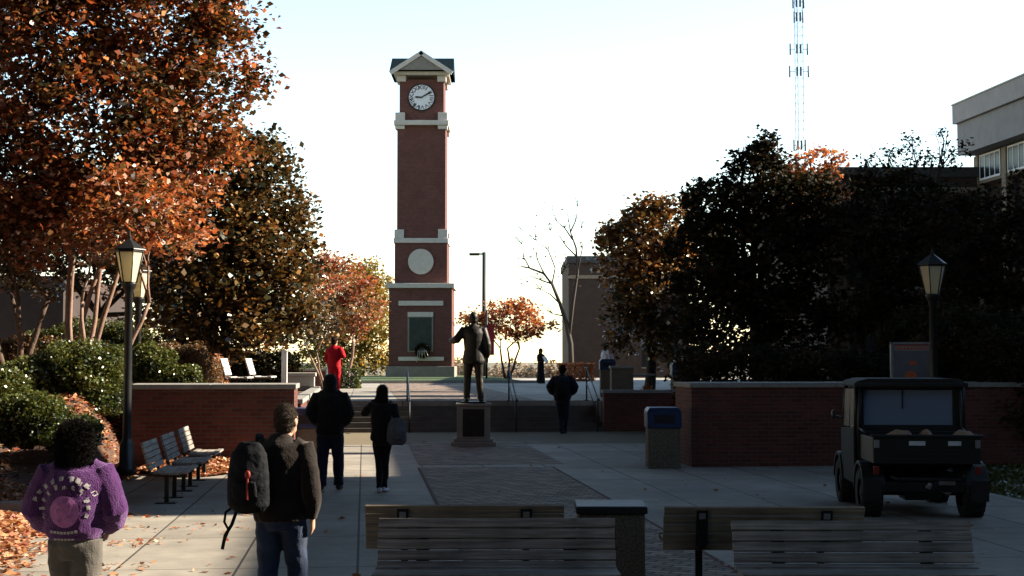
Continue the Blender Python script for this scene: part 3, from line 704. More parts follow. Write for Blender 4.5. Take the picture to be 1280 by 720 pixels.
t = thing('ash_bin', 'pebble finished square bin with flat dark lid behind the nearest left bench', 'litter bin', (D(762, 450, 12.95).x, 12.95, 0), R(-1))
mb = MB(); mb.b2(-.29, .29, -.29, .29, 0, .655); mb.build('body', M['aggregate'], t, .012)
mb = MB(); mb.b2(-.312, .312, -.312, .312, .658, .715); mb.build('lid', M['darklid'], t, .008)
mb = MB(); mb.b2(-.305, .305, -.305, .305, .718, .724); mb.build('lid_rim', M['steel'], t)
t = thing('planter_box', 'square pale pebble planter on the upper terrace to the right of the distant bin', 'planter', (D(777, 450, 42.3).x, 42.3, TZ), 0)
mb = MB(); mb.b2(-.32, .32, -.32, .32, 0, .92); mb.build('body', M['aggregate'], t, .02)
mb = MB(); mb.b2(-.35, .35, -.35, .35, .923, 1.0); mb.build('rim', M['cap'], t, .01)
t = thing('terrace_table', 'small grey table on the upper terrace between the pebble planter and the bin', 'table', (D(802, 450, 43.5).x, 43.5, TZ), 0)
mb = MB(); mb.b2(-.42, .42, -.35, .35, .70, .75); mb.build('tabletop', M['steel'], t, .01)
for sx in (-1, 1):
    mb = MB(); mb.tube([(sx * .34, 0, 0), (sx * .34, 0, .7)], .035, 8); mb.b2(sx * .34 - .03, sx * .34 + .03, -.3, .3, 0, .03); mb.build('leg', M['iron'], t)
t = thing('flower_pot', 'small pot of orange flowers on the upper terrace beside the grey table', 'flower pot', (D(808, 450, 41.8).x, 41.8, TZ), 0)
mb = MB(); mb.lathe([(.10, 0), (.15, .22), (.16, .25), (.13, .25)], 14); mb.build('pot', M['farbrick'], t)
leaf_object('flowers', leaf_arrays(np.array(t.location) + RNG.normal(size=(220, 3)) * .07 + np.array([0, 0, .33]), .06), LF['orange'], t, None, t.location)
for i, (dx, c) in enumerate(((-.2, 'white'), (.12, 'cream'))):
    t = thing('paper_bag', ('small white crumpled bag on the lid of the terrace bin behind the wall corner', 'larger cream crumpled bag on the lid of the terrace bin behind the wall corner')[i], 'bag', (D(853, 450, 42.5).x + dx, 42.5, TZ + 1.1), 0)
    me_ = bmesh.new(); bmesh.ops.create_icosphere(me_, subdivisions=3, radius=1)
    for v in me_.verts:
        f = 1 + .35 * noise.noise(v.co * 2.1 + Vector((i * 5, 0, 0))); v.co = Vector((v.co.x * (.07 + .08 * i), v.co.y * .09, max(-.06, v.co.z * (.10 + .05 * i)))) * f; v.co.z = max(-.06, v.co.z) + .065
    mm = bpy.data.meshes.new('bag_body'); me_.to_mesh(mm); me_.free(); mm.materials.append(M[c]); o = bpy.data.objects.new('bag_body', mm); C.objects.link(o); o.parent = t

def street_lamp(label, loc, tint='lampglass', group='black lantern post lamps'):
    t = thing('street_lamp', label, 'street lamp', loc, 0, group)
    mb = MB(); mb.lathe([(.17, 0), (.17, .12), (.13, .16), (.12, .5), (.09, .56), (.075, .62), (.065, 3.0), (.08, 3.02), (.08, 3.06), (.11, 3.10), (.13, 3.17), (.13, 3.19)], 12); mb.build('pole', M['black'], t)
    ln = MB(); ln.lathe([(.12, 3.20), (.225, 3.70), (.22, 3.70), (.115, 3.20)], 6, smooth=False); g = ln.build('lantern', M[tint], t)
    mb = MB()
    for i in range(6):
        a = math.pi * i / 3; mb.tube([(.128 * math.cos(a), .128 * math.sin(a), 3.19), (.235 * math.cos(a), .235 * math.sin(a), 3.71)], .011, 5)
    mb.lathe([(.24, 3.695), (.25, 3.705), (.25, 3.725), (.235, 3.73)], 6, smooth=False); mb.build('cage', M['black'], g)
    mb = MB(); mb.lathe([(.275, 3.735), (.27, 3.75), (.16, 3.83), (.06, 3.90), (.03, 3.93), (.035, 3.96), (.012, 3.99), (.01, 4.06)], 6, smooth=False); mb.build('lamp_roof', M['black'], t)
    return t
street_lamp('black lamp post with sunlit lantern standing in front of the large green hedge', D(160, 450, 24.0) + Vector((0, 0, .1 - 2)))
street_lamp('farther black lamp post with glowing lantern partly hidden behind the nearer left lamp', D(172, 450, 29.8) + Vector((0, 0, .10 - 2)))
street_lamp('black lamp post with shaded lantern and pointed roof above the utility buggy', D(1167, 450, 26.1) + Vector((0, 0, .0 - 2)))
p = D(605, 450, 92)
t = thing('light_pole', 'tall slim dark light pole with a single flat arm, above the orange tree', 'light pole', (p.x, 92, TZ - .06))
zt = D(605, 314, 92).z - TZ
mb = MB(); mb.tube([(0, 0, 0), (0, 0, zt)], [.15, .12], 10); mb.build('pole', M['rail'], t)
mb = MB(); mb.tube([(0, 0, zt - .12), (-.35, 0, zt - .12)], .06, 6); mb.b2(-.95, -.3, -.16, .16, zt - .22, zt - .06); mb.build('lamp_head', M['rail'], t)
p = D(615, 450, 80)
t = thing('banner_pole', 'dark pole with a long red banner, seen between the statue and the orange tree', 'banner', (p.x - .3, 80, TZ + .05))
mb = MB(); mb.tube([(0, 0, 0), (0, 0, 3.9)], .06, 8); mb.tube([(0, 0, 3.15), (.55, 0, 3.15)], .02, 6); mb.tube([(0, 0, 1.4), (.55, 0, 1.4)], .02, 6); mb.build('pole', M['iron'], t)
M['redcloth'] = mat('red cloth', (0.32, 0.02, 0.025), .8, .15, 6)
mb = MB(); mb.b2(.08, .42, -.008, .008, 1.42, 3.13); mb.build('banner_cloth', M['redcloth'], t)

# kiosk sign behind the buggy
p = D(1139, 450, 29.5)
t = thing('notice_board', 'upright grey notice board with orange markings behind the roof of the utility buggy', 'notice board', (p.x, 29.5, .8))
s_ = 29.5 / F; zb = D(0, 482, 29.5).z - .8; zt = D(0, 428, 29.5).z - .8; hw_ = 26 * s_
M['board'] = mat('grey board', (0.10, 0.10, 0.115), .5, .15, 4); M['boardlite'] = mat('pale strip', (0.2, 0.2, 0.22), .5, .1, 20); M['orangeink'] = mat('orange print', (0.38, 0.08, 0.02), .6, .3, 20)
mb = MB(); mb.b2(-hw_ + .03, hw_ - .03, -.03, .03, zb, zt - .04); pn = mb.build('panel', M['board'], t)
mb = MB(); mb.b2(-hw_, -hw_ + .05, -.05, .05, 0, zt); mb.b2(hw_ - .05, hw_, -.05, .05, 0, zt); mb.b2(-hw_, hw_, -.05, .05, zt - .04, zt + .003); mb.build('frame', M['steel'], t, .004)
mb = MB(); mb.b2(-hw_ + .07, hw_ - .07, -.036, -.031, zt - .17, zt - .08); mb.build('header_strip', M['boardlite'], pn)
mb = MB(); mb.b2(-hw_ + .06, hw_ - .06, -.037, -.031, zt - .075, zt - .055)
for i in range(9): mb.b2(-hw_ + .12 + i * .07, -hw_ + .16 + i * .07 + random.uniform(0, .01), -.041, -.0365, zt - .15, zt - .10)
mb.build('orange_lettering', M['orangeink'], pn)
mb = MB(); mb.ell((-.02, -.034, zb + .20), (.12, .006, .10), 14, 8); mb.build('orange_emblem', M['orangeink'], pn)
mb = MB(); mb.b2(-.05, .1, -.037, -.031, zb + .42, zb + .5); mb.build('orange_mark', M['orangeink'], pn)
p = D(1100, 450, 44)
t = thing('traffic_cone', 'small orange cone glimpsed under the dark trees left of the notice board', 'cone', (p.x, 44, TZ + .25))
mb = MB(); mb.lathe([(.2, .03), (.05, .7), (.04, .72)], 14); mb.build('cone_body', M['orangeink'], t)
mb = MB(); mb.b2(-.24, .24, -.24, .24, 0, .03); mb.build('base', M['black'], t)

# ------------------------------------------------------------------ utility buggy
bx = D(1157, 450, 18.1).x
ug = thing('utility_buggy', 'dark utility buggy with soft cab and cargo bed parked by the right brick wall', 'utility vehicle', (bx, 18.1, 0), R(-4.5))
M['buggy'] = mat('dark green plastic', (0.009, 0.012, 0.010), .5, .2, 5); M['soft'] = mat('soft cab fabric', (0.008, 0.009, 0.010), .8, .3, 7, bump=.5, bscale=12)
M['vinyl'] = glassmat('clear vinyl', (.75, .72, .68), .18, .35); M['rearwin'] = glassmat('plastic rear window', (.30, .40, .58), .15, .45)
M['taillight'] = mat('tail lamp', (0.16, 0.015, 0.012), .3, .1, 20)
M['silver'] = mat('silver lettering', (0.5, 0.53, 0.58), .35, .1, 30)
for (x, y, n_) in ((-.64, .48, 'rear'), (.64, .48, 'rear'), (-.62, 2.42, 'front'), (.62, 2.42, 'front')):
    mb = MB(); pr = [(.17, -.12), (.27, -.135), (.30, -.10), (.305, 0), (.30, .10), (.27, .135), (.17, .12)]
    n2 = 28; vs = []; fs = []
    for (r_, h_) in pr:
        for q in range(n2):
            a = 2 * math.pi * q / n2; vs.append((x + h_, y + r_ * math.cos(a), .305 + r_ * math.sin(a)))
    for i in range(len(pr) - 1):
        for q in range(n2): fs.append((i * n2 + q, i * n2 + (q + 1) % n2, (i + 1) * n2 + (q + 1) % n2, (i + 1) * n2 + q))
    mb.add(vs, fs, True)
    for q in range(20):
        a = 2 * math.pi * q / 20
        for sx in (-.07, .07): mb.box((x + sx, y + .303 * math.cos(a + sx), .305 + .303 * math.sin(a + sx)), (.1, .05, .025), Matrix.Rotation(a + sx - math.pi / 2, 3, 'X'))
    w_ = thing('wheel', None, None, (0, 0, 0)); bpy.data.objects.remove(w_)
    wh = mb.build('wheel', M['tyre'], ug)
    mb = MB(); mb.tube([(x - .09, y, .305), (x + .09, y, .305)], .168, 20, smooth=False); mb.tube([(x - .11, y, .305), (x + .11, y, .305)], .06, 12); mb.build('rim', M['iron'], wh)
mb = MB(); mb.b2(-.5, .5, .1, 2.9, .34, .46); mb.b2(-.70, .70, 1.1, 2.1, .34, .52); mb.tube([(-.6, .48, .31), (.6, .48, .31)], .045, 8); mb.tube([(-.6, 2.42, .31), (.6, 2.42, .31)], .035, 8)
mb.b2(-.22, .22, .3, .75, .22, .5); mb.build('chassis', M['iron'], ug, .01)
mb = MB(); mb.b2(-.66, .66, .0, .05, .70, 1.04); mb.b2(-.66, -.61, .052, 1.02, .70, 1.02); mb.b2(.61, .66, .052, 1.02, .70, 1.02); mb.b2(-.61, .61, .052, 1.02, .70, .74); mb.b2(-.66, .66, 1.022, 1.06, .6, 1.06); mb.b2(-.69, .69, -.025, .02, 1.03, 1.065)
bed = mb.build('cargo_bed', M['buggy'], ug, .008)
for (x, w) in ((-.12, .20), (.34, .16)):
    mb = MB(); mb.b2(x - w / 2, x + w / 2, -.012, -.003, .93, .985); mb.build('silver_plate', M['silver'], bed, .002)
mb = MB()
for i in range(3): mb.b2(-.5, .5, -.01, -.002, .75 + i * .055, .765 + i * .055)
mb.build('tailgate_rib', M['buggy'], bed)
for sx in (-1, 1):
    mb = MB(); mb.b2(sx * .66 - .07 * (sx > 0) - .0, sx * .66 + .07 * (sx < 0), -.02, .02, .57, .67); mb.build('tail_light', M['taillight'], ug, .006)
    mb = MB(); a0 = [(.48 + .40 * math.cos(R(q)), .33 + .38 * math.sin(R(q))) for q in range(0, 181, 15)]; a1 = [(.48 + .36 * math.cos(R(q)), .33 + .34 * math.sin(R(q))) for q in range(180, -1, -15)]
    mb.prism(a0 + a1, 'x', sx * .50, sx * .78); mb.build('fender', M['buggy'], ug, .004)
    mb = MB(); a0 = [(y + 1.94, z) for y, z in a0]; a1 = [(y + 1.94, z) for y, z in a1]; mb.prism(a0 + a1, 'x', sx * .48, sx * .76); mb.build('fender', M['buggy'], ug, .004)
    # soft door with clear window
    mb = MB(); mb.prism([(1.08, .36), (2.05, .36), (2.2, .62), (2.2, 1.06), (1.08, 1.10)], 'x', sx * .70, sx * .735); d = mb.build('door', M['soft'], ug, .01)
    mb = MB(); mb.prism([(1.12, 1.12), (2.16, 1.08), (1.95, 1.60), (1.16, 1.62)], 'x', sx * .70, sx * .706); mb.build('door_window', M['vinyl'], d)
    for (a, b) in (((1.09, 1.10), (1.09, 1.66)), ((2.2, 1.06), (1.98, 1.64)), ((1.6, 1.1), (1.55, 1.64))):
        mb = MB(); mb.tube([(sx * .70, a[0], a[1]), (sx * .69, b[0], b[1])], .03 if a[0] != 1.6 else .015, 6); mb.build('cab_post', M['iron'], ug)
    mb = MB(); mb.tube([(sx * .74, 2.05, 1.2), (sx * .84, 2.05, 1.22)], .012, 5); mb.ell((sx * .86, 2.05, 1.24), (.03, .045, .07)); mb.build('mirror', M['black'], ug)
mb = MB(); mb.prism([(-.73, 1.655), (-.70, 1.72), (-.55, 1.755), (.55, 1.755), (.70, 1.72), (.73, 1.655)], 'y', 1.0, 2.12); mb.b2(-.74, .74, .94, 1.0, 1.64, 1.70); mb.build('cab_roof', M['soft'], ug, .015)
mb = MB(); mb.b2(-.62, .62, 1.085, 1.095, 1.14, 1.60); rw = mb.build('rear_window', M['rearwin'], ug)
mb = MB(); mb.b2(-.70, .70, 1.07, 1.11, 1.60, 1.66); mb.b2(-.70, .70, 1.07, 1.11, 1.02, 1.14); mb.b2(-.70, -.60, 1.07, 1.11, 1.141, 1.599); mb.b2(.56, .70, 1.07, 1.11, 1.141, 1.599); mb.b2(-.10, -.085, 1.07, 1.084, 1.35, 1.60); mb.build('rear_window_frame', M['soft'], ug, .006)
mb = MB(); mb.b2(-.6, .6, 2.12, 2.13, 1.12, 1.6); mb.build('windscreen', M['rearwin'], ug)
mb = MB(); mb.prism([(2.14, .5), (2.95, .5), (3.0, .75), (2.85, .95), (2.2, 1.10), (2.14, 1.1)], 'x', -.58, .58); mb.build('bonnet', M['buggy'], ug, .03)
mb = MB(); mb.b2(-.55, .55, 1.25, 1.75, .53, .70); mb.b2(-.55, .55, 1.14, 1.24, .7, 1.12); mb.build('seat', M['soft'], ug, .03)
mb = MB(); mb.lathe([(.16, 0), (.17, .01), (.16, .02)], 18, (-.3, 1.95, 1.0)); mb.build('steering_wheel', M['black'], ug)
mb = MB(); mb.tube([(0, .02, .42), (0, -.12, .42)], .025, 8); mb.ell((0, -.13, .45), (.03, .03, .03)); mb.b2(.14, .34, -.02, .0, .44, .50); mb.build('tow_hitch', M['steel'], ug)
for sx in (-1, 1):
    mb = MB(); mb.tube([(sx * .66, 1.04, .5), (sx * .67, 1.04, 1.2), (sx * .64, 1.03, 1.66)], .026, 8); mb.tube([(sx * .66, 1.04, 1.1), (sx * .64, .62, 1.05)], .02, 8); mb.build('roll_bar', M['iron'], ug)
    mb = MB()
    for q in range(7): mb.tube([(sx * .42, .40, .40 + q * .035), (sx * .42 + .035, .44, .41 + q * .035), (sx * .42, .48, .418 + q * .035), (sx * .42 - .035, .44, .426 + q * .035), (sx * .42, .40, .435 + q * .035)], .008, 5)
    mb.build('spring', M['iron'], ug)
    mb = MB(); mb.box((sx * .66, .06, .36), (.22, .012, .26), Matrix.Rotation(.1, 3, 'X')); mb.build('mud_flap', M['tyre'], ug)
    mb = MB(); mb.b2(sx * .62 - .03, sx * .62 + .03, -.035, -.005, .9, 1.0); mb.build('latch', M['steel'], ug, .004)
mb = MB(); mb.tube([(-.45, -.05, .55), (-.40, -.10, .52), (.40, -.10, .52), (.45, -.05, .55)], .022, 8); mb.tube([(-.3, -.09, .52), (-.3, .2, .45)], .018, 6); mb.tube([(.3, -.09, .52), (.3, .2, .45)], .018, 6); mb.build('bumper', M['iron'], ug)
mb = MB(); mb.tube([(.28, .12, .36), (.28, .5, .34)], .05, 10); mb.build('silencer', M['steel'], ug)
mb = MB(); mb.b2(-.62, .62, 1.3, 1.36, 1.14, 1.19); mb.ell((-.28, 1.42, 1.25), (.11, .05, .09)); mb.ell((.28, 1.42, 1.25), (.11, .05, .09)); mb.build('headrest', M['soft'], ug)
M['sack'] = mat('tan sack', (0.25, 0.16, 0.10), .9, .3, 9, bump=.6)
for i, (x, w, lab) in enumerate(((-.28, .22, 'tan sack lying on the left of the buggy cargo bed'), (.05, .12, 'small tan sack in the middle of the buggy cargo bed'), (.52, .17, 'brown sack lying on the right of the buggy cargo bed'))):
    bm = bmesh.new(); bmesh.ops.create_icosphere(bm, subdivisions=3, radius=1)
    for v in bm.verts: v.co = Vector((v.co.x * w, v.co.y * .28, v.co.z * .19)) * (1 + .2 * noise.noise(v.co * 1.7 + Vector((i * 3, 0, 0))))
    mm = bpy.data.meshes.new('sack'); bm.to_mesh(mm); bm.free(); mm.materials.append(M['sack']); mm.polygons.foreach_set('use_smooth', [True] * len(mm.polygons)); o = bpy.data.objects.new('sack', mm); C.objects.link(o)
    o.matrix_world = Matrix.Translation((bx, 18.1, 0)) @ Matrix.Rotation(R(-4.5), 4, 'Z') @ Matrix.Translation((x, .34, .92)); tag(o, lab, 'sack', 'sacks in the cargo bed')

# ================================================================== PEOPLE
def remesh(mb, name, m, parent, vox=.012, smooth=3, disp=0.0, dscale=.12):
    me = mb.mesh('tmp'); o = bpy.data.objects.new('tmp', me); C.objects.link(o)
    r = o.modifiers.new('r', 'REMESH'); r.mode = 'VOXEL'; r.voxel_size = vox; r.use_smooth_shade = True
    s = o.modifiers.new('s', 'SMOOTH'); s.factor = .5; s.iterations = smooth
    if disp:
        tx = bpy.data.textures.new('folds', 'CLOUDS'); tx.noise_scale = dscale; tx.noise_depth = 2
        d = o.modifiers.new('d', 'DISPLACE'); d.texture = tx; d.strength = disp; d.mid_level = .5; d.texture_coords = 'LOCAL'
    bpy.context.view_layer.update(); dg = bpy.context.evaluated_depsgraph_get()
    me2 = bpy.data.meshes.new_from_object(o.evaluated_get(dg)); bpy.data.objects.remove(o); me2.name = name
    me2.materials.clear(); me2.materials.append(m); me2.polygons.foreach_set('use_smooth', [True] * len(me2.polygons))
    ob = bpy.data.objects.new(name, me2); C.objects.link(ob); ob.parent = parent; return ob
DEF = dict(hip=(.09, 0, .92), knee=(.10, .03, .50), ank=(.10, -.03, .09), sh=(.185, 0, 1.43), el=(.245, -.03, 1.15), wr=(.25, .04, .90))
def person(label, loc, rz, H, pose={}, jacket=None, pants=None, hairm=None, hairshape='short', skin='skin1', shoes='black', puff=0.0, hem=.80, lean=0.0, vox=.012,
           name='person', cat='person', allmat=None, legw=0.0, skirt=False, hood=False, group=None, turn=0.0, hems=None):
    t = thing(name, label, cat, loc, rz, group); t.scale = (H / 1.75,) * 3
    if lean: t.rotation_euler = (0, lean, rz)
    J = {}
    for s, sx in (('L', -1), ('R', 1)):
        for k_, v in DEF.items():
            J[k_ + s] = Vector(pose.get(k_ + s, (v[0] * sx, v[1], v[2])))
    hd = Vector(pose.get('head', (0, .015, 1.635)))
    mb = MB()
    mb.tube([(0, 0, .84), (0, 0, .93), (0, .0, 1.05), (0, 0, 1.2), (0, -.005, 1.34), (0, -.01, 1.42), (0, 0, 1.47), (0, .0, 1.50), hd + Vector((0, -.01, -.07))],
            [(.13, .09), (.155, .105), (.13, .09), (.15, .10), (.17, .115), (.165, .095), (.10, .07), (.06, .06), (.055, .06)], 16)
    Rt = Matrix.Rotation(turn, 3, 'Z')
    mb.ell(hd + Vector((0, .005, .02)), (.078, .095, .112), 16, 12, Rt); mb.ell(hd + Rt @ Vector((0, .04, -.055)), (.055, .055, .055), 12, 8)
    mb.tube([hd + Rt @ Vector((0, .085, .025)), hd + Rt @ Vector((0, .118, -.018)), hd + Rt @ Vector((0, .09, -.025))], [.009, .016, .012], 8)
    for sx in (-1, 1):
        mb.ell(hd + Rt @ Vector((sx * .079, -.005, .0)), (.014, .024, .034), 8, 6, Rt)
        mb.tube([hd + Rt @ Vector((sx * .012, .092, .032)), hd + Rt @ Vector((sx * .045, .085, .035))], .010, 6)
    for s, sx in (('L', -1), ('R', 1)):
        sh, el, wr = J['sh' + s], J['el' + s], J['wr' + s]
        mb.tube([sh + Vector((-sx * .05, 0, .0)), sh, sh.lerp(el, .5), el, el.lerp(wr, .35), wr], [.06, .055, .046, .038, .038, .026], 10)
        hip, kn, an = J['hip' + s], J['knee' + s], J['ank' + s]
        mb.tube([hip + Vector((0, 0, .02)), hip.lerp(kn, .3), kn + Vector((0, 0, .04)), kn, kn.lerp(an, .3), an + Vector((0, 0, .03)), an], [.095, .085, .058, .054, .056, .036, .036], 12)
        fd = Vector(pose.get('foot' + s, (sx * .12, 1, 0))).normalized()
        mb.tube([an + Vector((0, 0, -.045)) - fd * .06, an + Vector((0, 0, -.04)) + fd * .05, an + Vector((0, 0, -.06)) + fd * .15, an + Vector((0, 0, -.065)) + fd * .20], [.035, .042, .032, .018], 10)
        # hand: palm, four fingers, thumb
        d = (wr - el).normalized(); hx = Vector(pose.get('palm' + s, (-sx, 0, 0))); hx = (hx - d * hx.dot(d)).normalized(); side = d.cross(hx).normalized()
        if side.y < 0: side = -side
        mb.tube([wr - d * .02, wr + d * .03, wr + d * .09], [(.022, .022), (.02, .038), (.017, .04)], 10, up=hx)
        curl = pose.get('curl' + s, .5)
        for i, (o_, L) in enumerate(((.03, .070), (.010, .080), (-.011, .074), (-.031, .058))):
            b_ = wr + d * .085 + side * o_; m_ = b_ + (d + hx * curl * .6).normalized() * L * .5; e_ = m_ + (d + hx * curl * 2).normalized() * L * .5
            mb.tube([b_, m_, e_], [.0095, .0085, .007], 7)
        tb = wr + d * .03 + side * .03; mb.tube([tb, tb + (d * .5 + side * .8 + hx * .3).normalized() * .035, tb + (d * .9 + side * .6 + hx * .5).normalized() * .07], [.013, .0105, .009], 7)
    body = remesh(mb, 'body', M[allmat] if allmat else M[skin], t, vox if not allmat else .01, 2)
    c = lambda n_: M[allmat] if allmat else n_
    # eyes, lips
    for sx in (-1, 1):
        e = MB(); e.ell(hd + Rt @ Vector((sx * .031, .088, .014)), (.013, .008, .008), 10, 6, Rt); e.build('eye', M['black'] if not allmat else M[allmat], t)
    e = MB(); e.ell(hd + Rt @ Vector((0, .093, -.052)), (.024, .008, .008), 10, 6, Rt); e.build('lips', c(M['redlip']), t)
    # trousers
    g = legw
    mb = MB(); mb.tube([(0, 0, .80), (0, -.01, .90), (0, 0, 1.0)], [(.14, .11), (.178, .135), (.155, .12)], 16)
    for s, sx in (('L', -1), ('R', 1)):
        hip, kn, an = J['hip' + s], J['knee' + s], J['ank' + s]
        mb.tube([hip + Vector((0, 0, .02)), hip.lerp(kn, .35), kn, kn.lerp(an, .5), an + Vector((0, 0, .06)), an + Vector((0, -.01, -.015))], [.108 + g * .5, .098 + g, .075 + g, .072 + g, .062 + g * 1.2, .064 + g * 1.2], 14)
    if skirt: mb = MB(); mb.tube([(0, 0, 1.05), (0, 0, .9), (0, 0, .5), (0, 0, .06)], [(.15, .12), (.19, .15), (.21, .18), (.25, .22)], 20)
    remesh(mb, 'skirt' if skirt else 'trousers', c(pants), t, vox, 2, .022 if not allmat else .012, .11)
    # jacket
    p_ = puff; mb = MB()
    if hem < .8 or hems: lo = hems or (.20, .15)
    else: lo = (.185, .14)
    mb.tube([(0, 0, hem), (0, 0, hem + .06), (0, 0, 1.05), (0, -.01, 1.22), (0, -.01, 1.36), (0, -.01, 1.44), (0, -.005, 1.49), (0, 0, 1.53)],
            [lo, (lo[0] + .008 + p_ * .6, lo[1] + p_ * .5), (.165 + p_, .125 + p_), (.18 + p_, .135 + p_ * 1.1), (.195 + p_ * .8, .14 + p_ * .8), (.175 + p_ * .4, .12 + p_ * .5), (.10, .085), (.07, .068)], 20)
    for s, sx in (('L', -1), ('R', 1)):
        sh, el, wr = J['sh' + s], J['el' + s], J['wr' + s]; a = .5 * p_
        mb.tube([sh + Vector((-sx * .05, 0, -.0)), sh, sh.lerp(el, .4), el, el.lerp(wr, .45), wr + (el - wr) * .12, wr], [.075 + a, .073 + a, .066 + a * 1.5, .062 + a * 1.6, .058 + a * 1.4, .045 + a * .5, .036 + a * .3], 14)
    if hood: mb.ell(hd + Vector((0, -.03, -.01)), (.115, .12, .15), 14, 10); mb.tube([(0, -.03, 1.44), (0, -.03, 1.56)], [(.13, .11), (.10, .10)], 12)
    jk = remesh(mb, 'jacket', c(jacket), t, vox, 2, .028 if not allmat else .012, .13)
    # shoes
    for s, sx in (('L', -1), ('R', 1)):
        an = J['ank' + s]; fd = Vector(pose.get('foot' + s, (sx * .12, 1, 0))).normalized(); mb = MB()
        mb.tube([an + Vector((0, 0, -.03)) - fd * .085, an + Vector((0, 0, -.03)) - fd * .02, an + Vector((0, 0, -.045)) + fd * .09, an + Vector((0, 0, -.055)) + fd * .18, an + Vector((0, 0, -.06)) + fd * .215], [(.03, .035), (.042, .05), (.047, .042), (.043, .032), (.02, .018)], 12, up=(fd.y, -fd.x, 0))
        remesh(mb, 'shoe', c(M[shoes]), t, .01, 2)
    if hairshape and not hood:
        mb = MB(); Hh = {'short': lambda: (mb.ell(hd + Rt @ Vector((0, -.022, .042)), (.088, .098, .105), 14, 10), mb.ell(hd + Rt @ Vector((0, -.05, -.02)), (.075, .06, .08), 12, 8)),
            'bushy': lambda: (mb.ell(hd + Vector((0, -.02, .03)), (.118, .125, .140), 16, 12), mb.ell(hd + Vector((0, -.05, -.07)), (.118, .09, .11), 14, 10), mb.tube([hd + Vector((0, -.07, -.05)), hd + Vector((0, -.085, -.19))], [(.110, .07), (.09, .05)], 12)),
            'long': lambda: (mb.ell(hd + Rt @ Vector((0, -.022, .035)), (.095, .105, .112), 14, 10), mb.tube([hd + Vector((0, -.05, .02)), hd + Vector((0, -.065, -.15)), hd + Vector((0, -.09, -.30))], [(.095, .06), (.105, .05), (.07, .03)], 14))}[hairshape]()
        ho = remesh(mb, 'hair', c(hairm), t, .012, 1, .022 if hairshape == 'bushy' else .012, .05 if hairshape == 'bushy' else .05)
        if not allmat:            # loose strands so that the hair has a soft uneven outline
            hv = np.array([tuple(v.co) for v in ho.data.vertices]); hn = np.array([tuple(v.normal) for v in ho.data.vertices]); k_ = 9 if hairshape == 'bushy' else 3
            idx = np.repeat(np.arange(len(hv)), k_); ln = .05 if hairshape == 'bushy' else .016
            P_ = hv[idx] + RNG.normal(size=(len(idx), 3)) * .006; dr = hn[idx] + RNG.normal(size=P_.shape) * .75 + np.array([0, 0, -.3]); dr /= np.linalg.norm(dr, axis=1)[:, None]
            sd = np.cross(dr, RNG.normal(size=P_.shape)); sd /= np.linalg.norm(sd, axis=1)[:, None]; q1 = P_ + dr * ln * RNG.uniform(.4, 1, (len(P_), 1)); sd *= .0016
            o_ = leaf_object('hair_strands', np.stack([P_ - sd, P_ + sd, q1 + sd * .4, q1 - sd * .4], 1).reshape(-1, 3), hairm, ho)
    return t, jk
M['redlip'] = mat('lips', (0.30, 0.10, 0.08), .5, .1, 10)
M['purple'] = mat('purple fleece', (0.048, 0.013, 0.066), .9, .3, 14, bump=.8, bscale=90, spec=0.08)
M['khaki'] = mat('grey khaki cloth', (0.085, 0.078, 0.068), .9, .2, 10, bump=.4, bscale=80, spec=0.08)
M['jeans'] = mat('blue jeans', (0.022, 0.036, 0.07), .9, .35, 9, bump=.4, bscale=90, spec=0.08)
M['darkjeans'] = mat('dark jeans', (0.011, 0.015, 0.03), .9, .3, 9, spec=0.08)
M['blackcloth'] = mat('black cloth', (0.007, 0.0065, 0.008), .85, .4, 12, bump=.4, bscale=70, spec=0.08)
M['darkcoat'] = mat('dark brown coat', (0.012, 0.009, 0.008), .85, .4, 12, bump=.4, bscale=70, spec=0.08)
M['navycloth'] = mat('navy cloth', (0.009, 0.012, 0.022), .85, .3, 12, bump=.4, bscale=70, spec=0.08)
M['redtrack'] = mat('red tracksuit', (0.42, 0.012, 0.022), .7, .2, 9, spec=0.08)
M['lilac'] = mat('pale shirt', (0.55, 0.53, 0.62), .8, .15, 9)
M['hairblack'] = mat('black hair', (0.008, 0.006, 0.005), .55, .4, 60, bump=1, bscale=120, spec=0.08)
M['hairbrown'] = mat('dark brown hair', (0.03, 0.018, 0.01), .6, .5, 50, bump=1, bscale=120, spec=0.08)
M['hairgrey'] = mat('greying hair', (0.04, 0.03, 0.022), .6, .4, 60, bump=1, bscale=120, spec=0.08)
M['shoewhite'] = mat('pale trainers', (0.5, 0.5, 0.55), .6, .1, 10)
M['bagcloth'] = mat('grey bag cloth', (0.075, 0.078, 0.09), .8, .3, 9, bump=.3, spec=0.08)
M['khakibag'] = mat('dark backpack', (0.009, 0.01, 0.012), .8, .4, 15, bump=.4, spec=0.08)
M['redpatch'] = mat('red tag', (0.22, 0.02, 0.014), .6, .1, 10)
M['emblem'] = mat('pink purple print', (0.26, 0.085, 0.24), .8, .35, 25)
M['printwhite'] = mat('off white print', (0.26, 0.25, 0.25), .8, .4, 30)

sheen(M['purple'], .42, (.80, .5, 1.0), .5)
for q_ in ('blackcloth', 'darkcoat', 'navycloth', 'jeans', 'darkjeans', 'khaki'): sheen(M[q_], .25, (.9, .85, .8))
